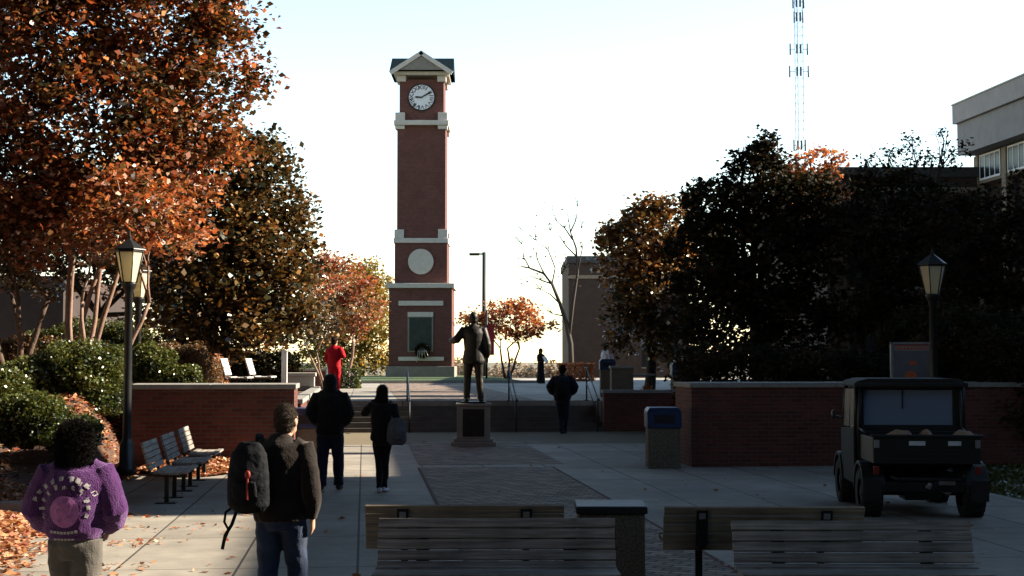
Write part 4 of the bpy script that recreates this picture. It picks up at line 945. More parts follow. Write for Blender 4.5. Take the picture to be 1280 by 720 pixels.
# 1 purple jacket
Y1 = 9.5; x1 = D(95, 600, Y1).x
t1, jk = person('person with bushy dark hair in a puffy purple jacket with a round emblem', (x1, Y1, 0), R(3), 1.55,
    dict(elL=(-.285, -.02, 1.15), wrL=(-.20, .19, .98), elR=(.285, -.02, 1.15), wrR=(.20, .19, .98), kneeL=(-.09, .10, .50), ankL=(-.085, .05, .09), kneeR=(.085, -.02, .49), ankR=(.075, -.22, .15), footR=(.1, .9, -.35), head=(-.01, .02, 1.63)),
    M['purple'], M['khaki'], M['hairblack'], 'bushy', 'skin2', 'black', puff=.062, hem=.94, vox=.012, legw=.012, hems=(.185, .15))
bpy.context.view_layer.update()
from mathutils.bvhtree import BVHTree
bv = BVHTree.FromPolygons([v.co.copy() for v in jk.data.vertices], [tuple(p.vertices) for p in jk.data.polygons])
def decal(name, pts, faces, m, off=.004):
    vs = []
    for (x, z) in pts:
        h_ = bv.ray_cast(Vector((x, -1, z)), Vector((0, 1, 0)))[0]; vs.append((x, (h_.y if h_ else -.2) - off, z))
    me = bpy.data.meshes.new(name); me.from_pydata(vs, [], faces); me.materials.append(m); o = bpy.data.objects.new(name, me); C.objects.link(o); o.parent = jk
    s_ = o.modifiers.new('s', 'SOLIDIFY'); s_.thickness = .002; return o
ex, ez = -.035, 1.155
pts = [(ex, ez)]; fs = []
for i in range(1, 8):
    for q in range(32): a = 2 * math.pi * q / 32; r_ = .108 * i / 7; pts.append((ex + r_ * math.cos(a), ez + r_ * 1.08 * math.sin(a)))
for q in range(32): fs.append((0, 1 + q, 1 + (q + 1) % 32))
for i in range(6):
    for q in range(32): fs.append((1 + i * 32 + q, 1 + (i + 1) * 32 + q, 1 + (i + 1) * 32 + (q + 1) % 32, 1 + i * 32 + (q + 1) % 32))
decal('round_emblem', pts, fs, M['emblem'])
def strokes(name, cells, m):
    pts = []; fs = []
    for (x, z, w, h, a) in cells:
        ca, sa = math.cos(a), math.sin(a); n0 = len(pts); K = 3
        for i in range(K):
            for j in range(K):
                u_, v_ = (i / (K - 1) - .5) * w, (j / (K - 1) - .5) * h; pts.append((x + u_ * ca - v_ * sa, z + u_ * sa + v_ * ca))
        for i in range(K - 1):
            for j in range(K - 1): fs.append((n0 + i * K + j, n0 + (i + 1) * K + j, n0 + (i + 1) * K + j + 1, n0 + i * K + j + 1))
    decal(name, pts, fs, m, .005)
cells = []
rs = random.Random(4)
for q in range(11):      # arched letter-like strokes round the emblem
    a = R(200 - q * 22); rr = .165
    cx_, cz_ = ex + rr * math.cos(a) * 1.05, ez + .02 + rr * math.sin(a)
    for k_ in range(5): cells.append((cx_ + rs.uniform(-.012, .012), cz_ + rs.uniform(-.014, .014), rs.choice([.006, .02]), rs.choice([.024, .006]), a - math.pi / 2))
for q in range(9):
    a = R(165 - q * 17); rr = .235; cx_, cz_ = ex + rr * math.cos(a), ez + .03 + rr * .88 * math.sin(a)
    for k_ in range(5): cells.append((cx_ + rs.uniform(-.014, .014), cz_ + rs.uniform(-.014, .014), rs.choice([.007, .026]), rs.choice([.030, .007]), a - math.pi / 2))
for q in range(8): cells.append((ex - .10 + q * .026, ez - .145 - .01 * math.cos((q - 3.5) * .4), .02, .02, 0))
for q in range(6): cells.append((ex - .075 + q * .026, ez - .205, .02, .014, 0))
strokes('white_lettering', cells, M['printwhite'])
sh_ = []
for q in range(10): sh_.append((ex + rs.uniform(-.05, .05), ez + rs.uniform(-.07, .06), rs.uniform(.008, .03), rs.uniform(.01, .04), rs.uniform(0, 3)))
M['emblemdark'] = mat('mauve print', (0.20, 0.06, 0.20), .8, .2, 25); strokes('emblem_figure', sh_, M['emblemdark'])

# 2 man with backpack
Y2 = 10.7; x2 = D(351, 600, Y2).x
t2, jk2 = person('man with greying hair in dark jacket and blue jeans, backpack on his left shoulder', (x2, Y2, 0), R(-8), 1.66,
    dict(head=(.04, .03, 1.625), elR=(.26, -.05, 1.15), wrR=(.25, .02, .88), elL=(-.24, .02, 1.2), wrL=(-.22, .2, 1.12), kneeL=(-.11, .06, .50), ankL=(-.11, -.10, .09), kneeR=(.10, .12, .51), ankR=(.10, .16, .09)),
    M['darkcoat'], M['jeans'], M['hairgrey'], 'short', 'skin1', 'black', puff=.022, hem=.86, vox=.012, turn=R(-14), hems=(.20, .145), legw=.008)
def pack(label, parent_t, c, size, m, name='backpack', strap=True, patch=None):
    mw = Matrix.Translation(parent_t.location) @ Matrix.Rotation(parent_t.rotation_euler.z, 4, 'Z')
    t = thing(name, label, 'bag', mw @ Vector(c), parent_t.rotation_euler.z)
    w, d_, h_ = size; mb = MB(); mb.tube([(0, 0, -h_ / 2), (0, -.01, -h_ / 2 + .05), (0, -.03, 0), (0, -.015, h_ / 2 - .08), (0, 0, h_ / 2)], [(w * .36, d_ * .3), (w * .5, d_ * .5), (w * .5, d_ * .55), (w * .44, d_ * .42), (w * .25, d_ * .2)], 16)
    remesh(mb, 'bag_body', m, t, .012, 3, .02, .08)
    mb = MB(); mb.tube([(0, -d_ * .5 - .01, -h_ * .28), (0, -d_ * .55 - .02, -.02)], [(w * .33, .03), (w * .30, .02)], 12); remesh(mb, 'front_pocket', m, t, .012, 2)
    if patch: mb = MB(); mb.ell((w * .1, -d_ * .55 - .03, h_ * .06), (.022, .014, .030), 12, 8); mb.build('red_tag', M['redpatch'], t); mb = MB(); mb.b2(w * .08, w * .12, -d_ * .55 - .04, -d_ * .5, -h_ * .3, -h_ * .0); mb.build('pull_strap', M['redpatch'], t)
    return t
bp_ = pack('dark backpack with a small red tag on the man with greying hair', t2, (-.17, -.21, 1.15), (.31, .20, .50), M['khakibag'], patch=True)
mb = MB(); mb.tube([(.04, .08, .26), (-.0, .22, .30), (.02, .30, .16), (.0, .22, -.1), (-.02, .08, -.22)], [(.028, .006)] * 5, 8); mb.tube([(-.10, -.03, -.2), (-.16, -.05, -.25), (-.17, -.05, -.32), (-.14, -.04, -.38), (-.17, -.04, -.45)], [(.010, .003)] * 5, 6); mb.tube([(-.08, -.02, -.22), (-.12, -.03, -.34), (-.17, -.03, -.42), (-.19, -.03, -.52)], [(.013, .003)] * 4, 6); mb.build('strap', M['khakibag'], bp_)

# 3 hooded man in black
Y3 = D(413, 450, 22.2)
person('man in black hood and black jacket walking away beside the woman, hands in his pockets', (Y3.x, 22.2, 0), R(2), 1.77,
    dict(elL=(-.29, -.05, 1.16), wrL=(-.18, .12, .98), elR=(.29, -.05, 1.16), wrR=(.18, .12, .98), kneeL=(-.11, .04, .5), ankL=(-.12, -.04, .09), kneeR=(.12, .10, .5), ankR=(.13, .06, .09)),
    M['blackcloth'], M['darkjeans'], M['hairblack'], 'short', 'skin2', 'black', puff=.045, hem=.83, hood=True, vox=.014, legw=.012)
# 4 woman
Y4 = D(478, 450, 21.8)
t4, _ = person('woman in black with one arm raised to her head, grey bag at her side', (Y4.x, 21.8, 0), R(0), 1.60,
    dict(elL=(-.30, .08, 1.30), wrL=(-.14, .16, 1.52), elR=(.25, -.05, 1.17), wrR=(.24, .05, .95), hipL=(-.08, 0, .92), hipR=(.08, 0, .92), kneeL=(-.05, .03, .50), ankL=(-.035, -.04, .09), kneeR=(.05, .07, .5), ankR=(.04, .06, .09), palmL=(1, 0, 0), curlL=.7),
    M['blackcloth'], M['blackcloth'], M['hairblack'], 'long', 'skin2', 'shoewhite', puff=.01, hem=.86, vox=.014, legw=-.012)
bg = pack('slouchy grey shoulder bag hanging at the right side of the woman in black', t4, (.23, -.10, .93), (.30, .16, .40), M['bagcloth'], 'shoulder_bag')
mb = MB(); mb.tube([(-.08, .0, .15), (-.10, .05, .42), (-.11, .11, .46), (-.07, .14, .38), (.0, .06, .14)], [(.018, .005)] * 5, 6); mb.build('strap', M['bagcloth'], bg)
# 5 man on steps
Y5 = D(703, 450, 39.0)
t5, _ = person('man in dark navy clothes at the foot of the steps right of the statue', (Y5.x, 39.0, 0), R(-4), 1.84,
    dict(elL=(-.33, -.02, 1.20), wrL=(-.25, .14, 1.02), elR=(.33, -.02, 1.2), wrR=(.24, .14, 1.02), kneeL=(-.06, .12, .52), ankL=(-.02, -.06, .09), kneeR=(.09, .08, .5), ankR=(.05, .14, .09)),
    M['navycloth'], M['darkjeans'], M['hairblack'], 'short', 'skin2', 'black', puff=.05, hem=.84, vox=.016)
pack('dark backpack worn by the man at the foot of the steps', t5, (0, -.25, 1.24), (.30, .18, .46), M['khakibag'])
# 6 robed woman
Y6 = D(676, 450, 71.5)
t6, _ = person('woman in a long dark robe holding white papers at the far edge of the terrace', (Y6.x, 71.5, TZ), R(-130), 1.72,
    dict(elL=(-.24, .02, 1.16), wrL=(-.10, .24, 1.18), elR=(.24, .02, 1.16), wrR=(.10, .24, 1.15)), M['blackcloth'], M['blackcloth'], M['hairblack'], 'long', 'skin2', 'black', puff=.02, hem=.8, vox=.018, skirt=True)
p6 = thing('papers', 'bundle of white papers held by the robed woman on the terrace', 'papers', Vector(t6.location) + Matrix.Rotation(R(-130), 3, 'Z') @ Vector((0, .31, 1.2)), R(-130))
mb = MB(); mb.box((0, 0, 0), (.26, .03, .32), Matrix.Rotation(R(35), 3, 'X')); mb.build('sheets', M['white'], p6)
# 7 red tracksuit
Y7 = D(418, 450, 43.0)
person('person in a bright red tracksuit standing on the upper terrace behind the hooded man', (Y7.x, 43.0, TZ), R(-25), 1.84,
    dict(elR=(.28, .04, 1.2), wrR=(.14, .15, 1.38), elL=(-.24, -.02, 1.15), wrL=(-.2, .1, .95), palmR=(-1, 0, 0)), M['redtrack'], M['redtrack'], M['hairbrown'], 'short', 'skin1', 'shoewhite', puff=.02, hem=.84, vox=.016)
# 8 pale shirt
Y8 = D(758, 450, 50)
person('person in a pale lilac shirt behind the distant litter bin on the upper terrace', (Y8.x, 50.0, TZ), R(-60), 1.72,
    dict(elL=(-.24, .05, 1.16), wrL=(-.14, .22, 1.05), elR=(.24, .05, 1.16), wrR=(.14, .22, 1.05)), M['lilac'], M['navycloth'], M['hairbrown'], 'short', 'skin1', 'black', puff=.04, hem=.84, vox=.018)

# ------------------------------------------------------------------ statue and pedestal
SY = 34.0; Ys = D(592, 450, SY); ps = SY / F
pd = thing('pedestal', 'square stone pedestal with dark front panel under the bronze statue', 'pedestal', (Ys.x, SY, 0), WA * .3)
mb = MB(); mb.b2(-.52, .52, -.52, .52, 0, .10); mb.b2(-.46, .46, -.46, .46, .101, .17); mb.build('base_step', M['stone'], pd, .015)
mb = MB(); mb.b2(-.39, .39, -.39, .39, .172, .92); mb.build('die', M['stone'], pd, .01)
mb = MB(); mb.b2(-.25, .25, -.405, -.385, .22, .86); mb.build('front_panel', M['bronze'], pd, .004)
mb = MB(); mb.b2(-.42, .42, -.42, .42, .922, .985); mb.build('cap_slab', M['stone'], pd, .012)
ts, jks = person('bronze statue of a standing man in a long coat, one hand held out', (Ys.x, SY, .985), R(0), 2.12,
    dict(elL=(-.34, -.05, 1.22), wrL=(-.44, .13, 1.22), elR=(.27, -.02, 1.14), wrR=(.27, .04, .88), hipL=(-.09, 0, .92), kneeL=(-.12, .02, .5), ankL=(-.13, -.03, .10), kneeR=(.11, .02, .5), ankR=(.14, .0, .10), head=(.0, .02, 1.63)),
    None, None, None, 'short', allmat='bronze', puff=.02, hem=.76, vox=.014, name='statue', cat='statue', hems=(.205, .15))
mb = MB(); mb.b2(-.24, .24, -.2, .26, 0, .035); q = mb.build('statue_base', M['bronze'], ts, .005)

# ================================================================== TREES, HEDGES, LITTER
def bw(px, Y, z=None):          # base point on the bank / terrace
    p = D(px, 450, Y); u, v = UV(p); zz = z if z is not None else (bank_z(u, v) if u < -3.95 else TZ)
    return Vector((p.x, Y, zz))
OAK = 'trees on the left bank'
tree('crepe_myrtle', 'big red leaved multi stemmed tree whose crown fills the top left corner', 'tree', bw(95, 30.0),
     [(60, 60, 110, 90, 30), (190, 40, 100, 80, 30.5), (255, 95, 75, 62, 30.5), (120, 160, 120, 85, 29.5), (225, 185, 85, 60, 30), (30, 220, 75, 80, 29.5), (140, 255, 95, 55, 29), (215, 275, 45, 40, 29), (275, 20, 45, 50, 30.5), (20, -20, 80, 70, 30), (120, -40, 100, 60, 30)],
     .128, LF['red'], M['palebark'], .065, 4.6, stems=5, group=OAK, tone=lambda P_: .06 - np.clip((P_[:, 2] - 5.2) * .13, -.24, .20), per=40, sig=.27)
tree('crepe_myrtle', 'slender red leaved tree with leaning pale trunk just left of the lantern', 'tree', bw(133, 27.5),
     [(150, 262, 52, 50, 27.5), (120, 300, 40, 28, 27.2), (195, 290, 36, 34, 27.5)], .12, LF['red'], M['palebark'], .06, 2.6, stems=2, group=OAK, per=35)
tree('crepe_myrtle', 'red leaved tree with several dark stems at the far left edge', 'tree', bw(22, 29.0),
     [(20, 290, 60, 40, 29), (60, 250, 50, 45, 29), (-20, 240, 50, 60, 29), (10, 330, 34, 24, 28.5)], .125, LF['red'], M['bark'], .08, 2.6, stems=4, group=OAK, per=40)
tree('magnolia_tree', 'broad dense olive brown tree between the left lamp posts and the orange trees', 'tree', bw(262, 36.0, .9),
     [(300, 210, 62, 48, 37), (340, 260, 50, 50, 37), (250, 270, 62, 60, 36.5), (300, 320, 72, 62, 36.5), (230, 350, 52, 60, 36), (345, 355, 48, 52, 37), (285, 400, 62, 46, 36.5), (370, 290, 24, 40, 37), (375, 370, 20, 40, 37), (335, 195, 26, 26, 37.4), (245, 420, 50, 40, 37), (335, 405, 40, 26, 37.5), (215, 220, 60, 50, 37)],
     .15, LF['olive'], M['darkbark'], .2, 5.5, group=OAK, per=35)
tree('magnolia_tree', 'dark leafy tree filling the gap behind the crepe myrtle stems', 'tree', bw(120, 44.0, 1.2),
     [(60, 330, 60, 40, 46), (170, 330, 55, 45, 46), (200, 390, 40, 40, 45), (100, 270, 80, 50, 46), (15, 300, 50, 45, 46), (215, 330, 40, 60, 45)], .16, LF['olive'], M['darkbark'], .18, 4.2, group=OAK, per=35)
tree('maple_tree', 'red orange small tree behind the person in red', 'tree', bw(428, 62, TZ),
     [(420, 350, 38, 32, 62), (450, 375, 28, 30, 62), (395, 370, 26, 40, 61), (440, 400, 22, 22, 62), (405, 335, 22, 16, 62)], .16, LF['redfar'], M['palebark'], .08, 3.0, stems=3, group='autumn trees left of the tower', per=28)
tree('maple_tree', 'small olive orange tree with pale forked stems beside the person in red', 'tree', bw(410, 50, TZ),
     [(395, 405, 28, 28, 50), (372, 395, 22, 36, 50), (420, 395, 18, 22, 50)], .14, LF['olive'], M['palebark'], .05, 2.4, stems=3, group='autumn trees left of the tower', per=30)
tree('elm_tree', 'bright yellow green bushy tree left of the clock tower', 'tree', bw(455, 96, TZ - .05),
     [(455, 420, 34, 36, 96), (465, 350, 20, 26, 97), (440, 370, 34, 40, 97), (470, 385, 20, 40, 97), (425, 430, 26, 32, 96), (462, 452, 30, 16, 95), (400, 440, 26, 24, 96)], .2, LF['yellow'], M['bark'], .15, 4.5, group='autumn trees left of the tower', per=30, sig=.4)
tree('maple_tree', 'small flat topped orange tree between the statue and the robed woman', 'tree', bw(634, 82, TZ),
     [(635, 392, 38, 14, 82), (598, 402, 28, 9, 82), (670, 405, 28, 9, 82), (650, 381, 18, 9, 82), (622, 413, 34, 9, 82), (655, 418, 20, 7, 82)], .16, LF['orange'], M['darkbark'], .08, 4.2, stems=3, per=24, sig=.22)
# bare tree by the brick building
bt = thing('bare_tree', 'leafless tree with thin dark branches in front of the brown brick building', 'tree', bw(714, 97, .3))
mb = MB(); b0 = Vector(bt.location)
def chain(pp, r0, r1, Y=97, n=5): pts = [D(x, y, Y) - b0 for x, y in pp]; mb.tube(pts, [r0 + (r1 - r0) * i / (len(pts) - 1) for i in range(len(pts))], n); return pts
main = chain([(714, 470), (713, 430), (708, 405), (700, 380), (690, 355), (680, 342), (662, 335), (648, 332)], .22, .03)
main2 = chain([(711, 420), (716, 380), (722, 340), (720, 310), (713, 290), (709, 265)], .14, .02)
for base_, tips in (((700, 380), [(688, 368), (676, 362), (660, 358)]), ((690, 355), [(694, 335), (685, 312), (670, 300), (655, 290)]), ((680, 342), [(672, 325), (668, 300)]), ((662, 335), [(655, 322), (652, 305)]),
                    ((720, 320), [(708, 308), (700, 296), (688, 288)]), ((722, 340), [(728, 310), (727, 285)]), ((716, 300), [(706, 285), (697, 278), (690, 262)]), ((705, 395), [(690, 392), (678, 382)]), ((720, 330), [(706, 335), (694, 322)]), ((713, 290), [(720, 275), (722, 258)]), ((690, 355), [(676, 350), (664, 345), (650, 350)])):
    chain([base_] + tips, .055, .012, n=4)
    for q in range(9):
        a = random.choice(tips); chain([a, (a[0] + random.uniform(-10, 6), a[1] - random.uniform(2, 10)), (a[0] + random.uniform(-18, 8), a[1] - random.uniform(6, 18))], .02, .008, n=4)
mb.build('trunk', M['darkbark'], bt)
lp = []
for q in range(90): lp.append(D(random.uniform(645, 728), random.uniform(258, 360), 97 + random.uniform(-1, 1)))
leaf_object('last_leaves', leaf_arrays(np.array(lp), .17), LF['dark'], bt, None, b0)
RG = 'dark trees on the right'
rp = lambda px, Y, z=.86: Vector((D(px, 450, Y).x, Y, z))
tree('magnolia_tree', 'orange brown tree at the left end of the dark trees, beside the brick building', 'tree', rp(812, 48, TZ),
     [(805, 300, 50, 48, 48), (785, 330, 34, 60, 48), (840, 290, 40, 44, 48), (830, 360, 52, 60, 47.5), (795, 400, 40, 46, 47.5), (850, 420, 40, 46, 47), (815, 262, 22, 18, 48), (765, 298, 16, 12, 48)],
     .16, LF['olive'], M['darkbark'], .2, 4.2, group=RG, per=32, tone=lambda P_: np.where(P_[:, 2] > 4.4, .38, .0))  # upper leaves pushed to paler tones, painting in a sunlit crown top
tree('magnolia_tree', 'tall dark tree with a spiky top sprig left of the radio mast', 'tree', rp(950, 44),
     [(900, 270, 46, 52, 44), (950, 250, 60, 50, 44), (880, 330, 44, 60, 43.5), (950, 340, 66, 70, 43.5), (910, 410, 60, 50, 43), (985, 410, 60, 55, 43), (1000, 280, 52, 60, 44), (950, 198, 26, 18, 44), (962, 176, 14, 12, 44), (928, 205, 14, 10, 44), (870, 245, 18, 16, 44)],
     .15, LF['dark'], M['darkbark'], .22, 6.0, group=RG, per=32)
tree('maple_tree', 'orange topped tree at the foot of the radio mast behind the dark trees', 'tree', rp(1015, 56, TZ),
     [(1015, 205, 34, 20, 56), (1040, 200, 20, 14, 56), (985, 212, 22, 16, 56), (1010, 235, 50, 24, 56)], .16, LF['orange'], M['bark'], .12, 2.2, per=24, group=RG)
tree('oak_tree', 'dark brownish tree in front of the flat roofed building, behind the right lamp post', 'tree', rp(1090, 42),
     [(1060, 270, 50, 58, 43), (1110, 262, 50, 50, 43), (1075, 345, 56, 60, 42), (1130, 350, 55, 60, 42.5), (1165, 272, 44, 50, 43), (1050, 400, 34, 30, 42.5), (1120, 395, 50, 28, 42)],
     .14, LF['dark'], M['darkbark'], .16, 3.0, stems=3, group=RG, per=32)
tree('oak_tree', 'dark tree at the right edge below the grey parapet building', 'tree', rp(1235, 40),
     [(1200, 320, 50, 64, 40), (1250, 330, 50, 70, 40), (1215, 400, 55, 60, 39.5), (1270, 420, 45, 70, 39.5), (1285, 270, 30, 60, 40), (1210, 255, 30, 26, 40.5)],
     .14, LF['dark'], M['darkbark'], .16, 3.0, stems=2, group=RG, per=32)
tree('ash_tree', 'thin leaved tree whose sparse sprigs show above the dark flat roof', 'tree', rp(1130, 60, TZ),
     [(1110, 195, 30, 18, 60), (1140, 185, 24, 18, 60), (1165, 195, 20, 16, 60), (1190, 190, 24, 22, 60), (1180, 175, 12, 20, 60), (1085, 200, 16, 12, 60)], .15, LF['dark'], M['darkbark'], .14, .75, per=14, twig=1, group=RG)
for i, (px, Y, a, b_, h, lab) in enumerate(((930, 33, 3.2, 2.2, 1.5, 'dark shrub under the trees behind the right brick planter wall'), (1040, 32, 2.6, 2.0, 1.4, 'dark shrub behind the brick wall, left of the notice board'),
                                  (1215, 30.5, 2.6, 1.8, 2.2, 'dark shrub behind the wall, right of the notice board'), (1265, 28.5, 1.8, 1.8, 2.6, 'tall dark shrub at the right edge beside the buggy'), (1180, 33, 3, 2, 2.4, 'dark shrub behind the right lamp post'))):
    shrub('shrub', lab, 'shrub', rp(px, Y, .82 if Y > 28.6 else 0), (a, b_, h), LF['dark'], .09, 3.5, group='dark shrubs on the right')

HG = 'clipped hedges on the left bank'
def hd(px, pyb, Y, w, d_, h, lm, lab, leaf=.055, dens=5, box=False):
    b = bw(px, Y); b.z -= .1
    shrub('hedge', lab, 'hedge', b, (w, d_, h), LF[lm], leaf, dens, box, HG)
def hd2(px, Y, ptop, w, d_, h, lm, lab, leaf=.055, dens=6):
    zt = D(px, ptop, Y).z; b = D(px, 450, Y); b.z = zt - h
    shrub('hedge', lab, 'hedge', b, (w, d_, h), LF[lm], leaf, dens, False, HG)
hd2(104, 25.8, 431, 1.5, 1.4, 1.35, 'hedge', 'large dark green hedge with sunlit top directly behind the near lamp post', .055, 7)
hd2(45, 25.6, 452, 1.25, 1.2, 1.15, 'hedge', 'rounded green hedge left of the large hedge, above the hair of the person in purple', .055, 7)
hd2(2, 22.6, 462, .9, 1.0, 1.0, 'hedge', 'green hedge with lit leaves at the left edge of the photo', .05, 7)
hd2(36, 21.6, 494, 1.15, 1.0, .75, 'hedge', 'low green hedge on the slope behind the shoulder of the person in purple', .05, 7)
hd2(92, 22.6, 520, .85, .8, .55, 'hedge', 'small green hedge on the slope right behind the head of the person in purple', .05, 7)
hd2(100, 29.5, 430, 2.6, 1.2, 1.2, 'hedge', 'low green hedge under the crepe myrtle stems, behind the large hedge')
hd2(20, 29.6, 424, 1.5, 1.1, 1.0, 'brownhedge', 'low brown clipped hedge at the foot of the far left stems')
hd2(72, 31.0, 424, 1.4, 1.1, 1.0, 'brownhedge', 'low brown clipped hedge between the two groups of stems')
hd2(186, 29.4, 432, 1.0, 1.0, .85, 'hedge', 'green hedge right of the near lamp post above the brick wall')
hd2(223, 31.8, 433, 1.7, 1.3, 1.4, 'brownhedge', 'orange brown clipped hedge at the left end of the brick wall top')
hd2(216, 29.4, 456, 1.2, .8, .8, 'hedge', 'small green hedge on the brick wall in front of the orange brown hedge')
hd2(120, 38.0, 402, 3.4, 1.5, 1.8, 'hedge', 'distant green hedge behind the pale crepe myrtle stems', .07, 5)
hd2(270, 33.5, 446, .6, .6, .9, 'litter', 'small shrub with pale sunlit leaves left of the white chairs', .06, 3)
for px, Y, w, h, lab in ((390, 60, 1.2, .8, 'dark low hedge by the low brick wall left of the person in red'), (372, 62, 1.5, .9, 'dark low hedge at the left end of the low brick wall'), (437, 59.5, .8, .8, 'round dark shrub right of the person in red')):
    shrub('hedge', lab, 'hedge', Vector((D(px, 450, Y).x, Y, TZ)), (w, 1, h), LF['hedge'], .09, 4, True, 'low hedges on the upper terrace')
shrub('hedge', 'low orange lit clipped hedge at the foot of the brown brick building', 'hedge', Vector((D(720, 450, 84).x, 84, TZ - .06)), (1.9, 1.2, 1.0), LF['orange'], .1, 4, True)
# unseen very tall trees, added so their high crowns keep skylight off the plaza
for i, (tx_, ty_, cx_, cy_, rr_, z0_) in enumerate(((-15, 5, -8, 2, 14, 18), (-17, 22, -9, 22, 14, 18.5), (-22, 40, -10, 41, 13, 20), (16, -3, 12, 2, 13, 28), (21, 27.2, 14, 21, 13, 29), (27, 32, 17, 40, 12, 30), (-32, 54, -10, 58, 14, 24), (34, 54, 11, 60, 13, 31))):
    t = thing('unseen_shade_poplar', ('unseen tall broad crowned tree added for shade on the left, nearest the viewpoint', 'unseen tall broad crowned tree added for shade on the left, level with the benches', 'unseen tall broad crowned tree added for shade on the far left', 'unseen very tall tree added for shade on the right, nearest the viewpoint', 'unseen very tall tree added for shade on the right, level with the buggy', 'unseen very tall tree added for shade on the far right', 'unseen tall tree added for shade beyond the upper terrace on the left', 'unseen very tall tree added for shade beyond the upper terrace on the right')[i], 'tree', (tx_, ty_, 0), 0, 'unseen tall trees added for shade')
    n = 42000; m_ = 700; ang = RNG.uniform(0, 2 * np.pi, m_); rd_ = rr_ * np.sqrt(RNG.uniform(0, 1, m_))
    cc = np.stack([cx_ + rd_ * np.cos(ang), cy_ + rd_ * np.sin(ang), z0_ + 1 + RNG.uniform(0, 1, m_) * 3.5 * np.sqrt(np.clip(1 - (rd_ / rr_) ** 2, .05, 1))], 1)
    P_ = cc[RNG.integers(0, m_, n)] + RNG.normal(size=(n, 3)) * np.array([.5, .5, .3])
    leaf_object('crown', leaf_arrays(P_, .56), LF['dark'], t, None, (tx_, ty_, 0))
    mb = MB(); hub = Vector((cx_ - tx_, cy_ - ty_, z0_)) * .75; hub.z = z0_ - 4; limb(mb, (0, 0, -.1), hub, .45, .28, .03, 10)
    for q in cc[:60]: limb(mb, hub, Vector(q) - Vector((tx_, ty_, 0)), .12, .02, .08, 4)
    mb.build('trunk', M['bark'], t)
for i, (tx_, ty_) in enumerate(((-21, 4), (-23, 16), (-25, 29), (-28, 42), (-12, -9), (8, -9))):  # more unseen trees, added to block skylight from the left and behind
    t = thing('unseen_shade_evergreen', 'unseen broad evergreen tree added for shade, ' + ('left of the viewpoint', 'left of the paving', 'left of the bank', 'far left beyond the bank', 'behind the viewpoint on the left', 'behind the viewpoint on the right')[i], 'tree', (tx_, ty_, 0), 0, 'unseen evergreen trees added for shade')
    p_, cc, _t = blob_points(np.array((tx_, ty_, 11.5)), np.array((7., 6.5, 8.)), 16000, 40, .7, .6)
    leaf_object('crown', leaf_arrays(p_, .42), LF['dark'], t, None, (tx_, ty_, 0))
    mb = MB(); limb(mb, (0, 0, -.1), (0, 0, 14), .35, .1, .02, 10)
    for q in cc[:40]: limb(mb, (0, 0, random.uniform(5, 12)), Vector(q) - Vector((tx_, ty_, 0)), .1, .02, .08, 4)
    mb.build('trunk', M['bark'], t)
for i, (px, w) in enumerate(((252, 2.2), (296, 2.0), (340, 2.0))):
    shrub('hedge', ('dark evergreen shrub at the foot of the broad olive tree', 'dark evergreen shrub directly behind the white chairs', 'dark evergreen shrub behind the slim white post')[i], 'hedge', Vector((D(px, 450, 45).x, 45, TZ)), (w, 1.2, 1.5), LF['dark'], .1, 5, False, 'dark shrubs behind the white chairs')
# far brown tree line beyond the hill
pts = []
for i in range(26):
    x = D(560 + i * 8, 450, 260).x; hgt = random.uniform(9.6, 11.0) + .7 * math.sin(i * .9)
    c = np.array((x, 260 + random.uniform(-6, 6), -9 + hgt / 2)); d_ = RNG.normal(size=(700, 3)); d_ /= np.linalg.norm(d_, axis=1)[:, None]; pts.append(c + d_ * np.array([2.4, 2, hgt / 2]) * RNG.uniform(.6, 1.05, (700, 1)))
o = leaf_object('distant_trees', leaf_arrays(np.concatenate(pts), .6), LF['haze']); o['kind'] = 'stuff'; o['label'] = 'far off brown tree line below the white sky right of the statue'; o['category'] = 'trees'
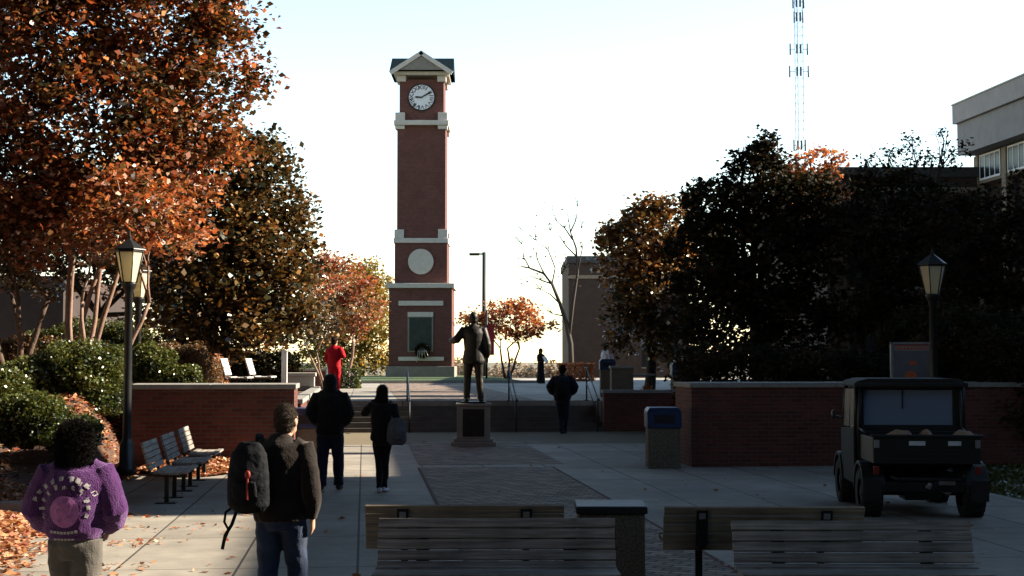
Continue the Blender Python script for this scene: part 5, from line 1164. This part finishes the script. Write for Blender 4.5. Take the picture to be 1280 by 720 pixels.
# fallen leaves
L_ = []
def litter(n, fn, sz=.075):
    P_ = []
    while len(P_) < n:
        q = fn()
        if q: P_.append(q)
    L_.append(leaf_arrays(np.array(P_), sz, flat=True))
def onbank():
    u = -3.9 - abs(random.gauss(0, 3.5)) * .9; v = random.uniform(9, 34)
    if noise.noise((u * .9, v * .6, 3)) < random.uniform(-.5, .35): return None
    z = bank_z(u, v) if u < -3.95 else .0
    return tuple(W(u, v, z + random.uniform(.012, .05)))
litter(30000, onbank)
def nearpile():
    v = random.uniform(11, 19); u = random.gauss(-4.6, .8)
    e = -3.0 - .28 * (v - 13) * .45 + .35 * noise.noise((v * 1.3, 0, 1))
    if u > e: return None
    return tuple(W(u, v, .012 + max(0, min(.12, (e - u) * .12)) * random.random() + (bank_z(u, v) if u < -5.3 else 0)))
litter(9000, nearpile, .085)
def wallpile():
    u = random.uniform(-4.0, -1.9); v = random.uniform(25.0, 26.55)
    e = 26.55 - 1.5 * (1 - ((u + 3.0) / 1.15) ** 2)
    if v < e: return None
    return tuple(W(u, v, .01 + .30 * ((v - 25) / 1.55) * max(0, 1 - ((u + 3.0) / 1.15) ** 2) * random.uniform(.7, 1)))
litter(6000, wallpile, .08)
def scatter():
    v = random.uniform(10, 19.5); u = -3.3 + abs(random.gauss(0, 1.0)) - .5
    if noise.noise((u, v * 1.5, 7)) < random.uniform(-.1, .4): return None
    return tuple(W(u, v, .012))
litter(900, scatter, .06)
def sc2():
    return tuple(W(random.uniform(-3.4, 8), random.uniform(12, 39), .014))
litter(160, sc2, .07)
o = leaf_object('fallen_leaves', np.concatenate(L_), LF['litter']); tag(o, 'fallen brown and tan leaves lying on the bank and along the walkway edge', 'leaves', None, 'stuff')
# grass blades by the buggy and tufts in the leaves
P_ = np.array([tuple(W(random.uniform(9.42, 13), random.uniform(14, 27), .01)) for _ in range(9000)])
V = leaf_arrays(P_, .07); o = leaf_object('grass', V, LF['hedge']); tag(o, 'short dark grass at the right edge beside the buggy', 'grass', None, 'stuff')
P_ = np.array([tuple(W(random.gauss(-4.55, .18), random.gauss(13.6, .4), random.uniform(.03, .12))) for _ in range(500)])
o = leaf_object('weeds', leaf_arrays(P_, .08), LF['yellow']); tag(o, 'yellow green weeds growing through the leaves at the bottom left edge', 'weeds', None, 'stuff')
